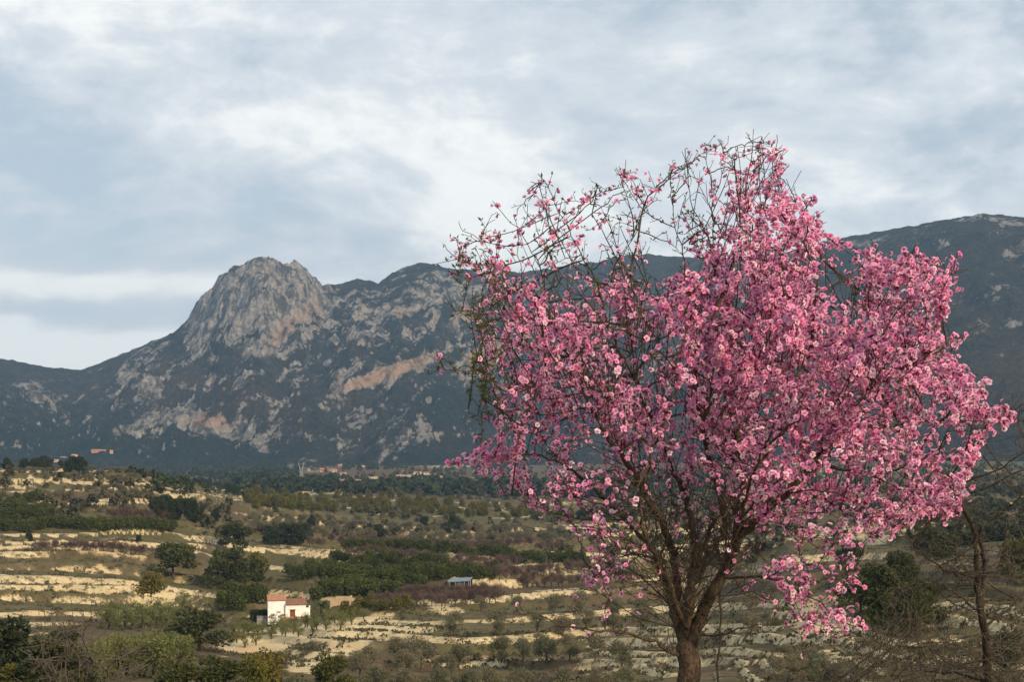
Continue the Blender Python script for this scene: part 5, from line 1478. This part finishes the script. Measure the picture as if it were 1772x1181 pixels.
bare_tree('leafless_tree', 'tree', 'leafless dark-stemmed tree with pale lichened twigs beside the pink tree', 9.5,
 [([(1716, 1440), (1714, 1300), (1712, 1181), (1706, 1120), (1700, 1070, -.05), (1692, 1030), (1690, 980), (1686, 930), (1676, 890), (1660, 860), (1640, 830)], .064, .014),
  ([(1695, 1050), (1704, 1000, .1), (1698, 950, .1), (1692, 920, .1), (1720, 895, .1), (1762, 865, .1), (1800, 820, .1)], .020, .004),
  ([(1692, 1060), (1650, 1025, -.2), (1610, 1010, -.4), (1558, 1026, -.5)], .009, .002),
  ([(1690, 1000), (1640, 990, -.3), (1600, 960, -.4), (1560, 920, -.4), (1515, 890, -.4)], .012, .003),
  ([(1704, 1160), (1650, 1150, -.3), (1580, 1110, -.5), (1510, 1100, -.6)], .010, .002),
  ([(1708, 1181), (1640, 1165, .3), (1570, 1165, .4), (1500, 1180, .4)], .010, .002),
  ([(1700, 1090), (1760, 1040, .2), (1800, 1000, .2)], .010, .003),
  ([(1704, 1150), (1760, 1165, .2), (1800, 1150, .2)], .008, .002)],
 [(1520, 1200), (1480, 1110), (1540, 1040), (1540, 960), (1500, 880), (1580, 900), (1640, 820), (1660, 700), (1720, 680), (1830, 720), (1830, 1220)], 900, .9, (1716, 1440), 31, .010, .07, .9, .10, .0017, 900, .2)
bare_tree('leafless_shrub', 'shrub', 'tangled leafless shrub with dark arching stems on the lower slope', 32.0,
 [([(150, 1330), (140, 1250), (136, 1190), (150, 1160), (165, 1146), (182, 1136), (205, 1135), (235, 1122)], .055, .008),
  ([(140, 1250), (110, 1200), (88, 1165), (75, 1140), (72, 1110), (78, 1078), (76, 1050)], .04, .006),
  ([(150, 1160), (140, 1130, .3), (120, 1108, .3), (108, 1095, .3)], .025, .006),
  ([(160, 1148), (152, 1125, -.3), (143, 1108, -.3), (150, 1085, -.3), (158, 1066, -.3)], .025, .006),
  ([(182, 1136), (178, 1115), (184, 1090), (190, 1075)], .02, .006),
  ([(150, 1300), (180, 1200), (215, 1165), (258, 1150)], .035, .006),
  ([(145, 1260), (115, 1180, -.5), (118, 1120, -.5), (125, 1085, -.5)], .03, .006)],
 [(50, 1200), (60, 1130), (85, 1090), (130, 1072), (175, 1078), (190, 1130), (240, 1125), (260, 1160), (220, 1200)], 330, 2.2, (150, 1330), 33, .02, .2, 2.2, .26, .007, 260, .5)
bare_tree('leafless_brush', 'brush', 'low tangle of dry pale twigs at the foot of the leafless tree', 12.0,
 [([(1600, 1380), (1590, 1250), (1560, 1180), (1500, 1140), (1470, 1120)], .02, .003),
  ([(1595, 1290), (1620, 1200, .4), (1600, 1130, .5), (1560, 1080, .5), (1540, 1040, .5)], .018, .003),
  ([(1598, 1330), (1680, 1230, -.4), (1740, 1160, -.5), (1772, 1100, -.5)], .018, .003),
  ([(1598, 1330), (1480, 1230, -.4), (1420, 1190, -.5), (1350, 1175, -.5)], .015, .003)],
 [(1420, 1220), (1450, 1130), (1520, 1080), (1560, 1040), (1640, 1090), (1700, 1110), (1800, 1050), (1800, 1220)], 700, 1.2, (1600, 1380), 35, .009, .08, 1.0, .11, .0018, 900, .22)

# ------------------------------------------------------------------ haze
zmin = min(float(ZZ.min()), float(MZ2.min())) - 1.5
zmax = float(MZ2.max()) + 30
hb = MB().box(-4500, 4500, -200, 5200, zmin, zmax)
m = bpy.data.materials.new('haze_air'); m.use_nodes = True
t = NT(m.node_tree)
o_ = t.add('ShaderNodeOutputMaterial'); pv = t.add('ShaderNodeVolumePrincipled')
pv.inputs['Color'].default_value = (0.42, 0.68, 1.0, 1)
pv.inputs['Density'].default_value = 1.1e-4
pv.inputs['Anisotropy'].default_value = 0.2
t.link(pv.outputs[0], o_.inputs['Volume'])
hz_ = obj('haze', hb.mesh('haze', m), kind='stuff')
hz_['label'] = 'thin bluish haze filling the valley air'
hz_['category'] = 'haze'
print('objects', len(bpy.data.objects), COUNT)
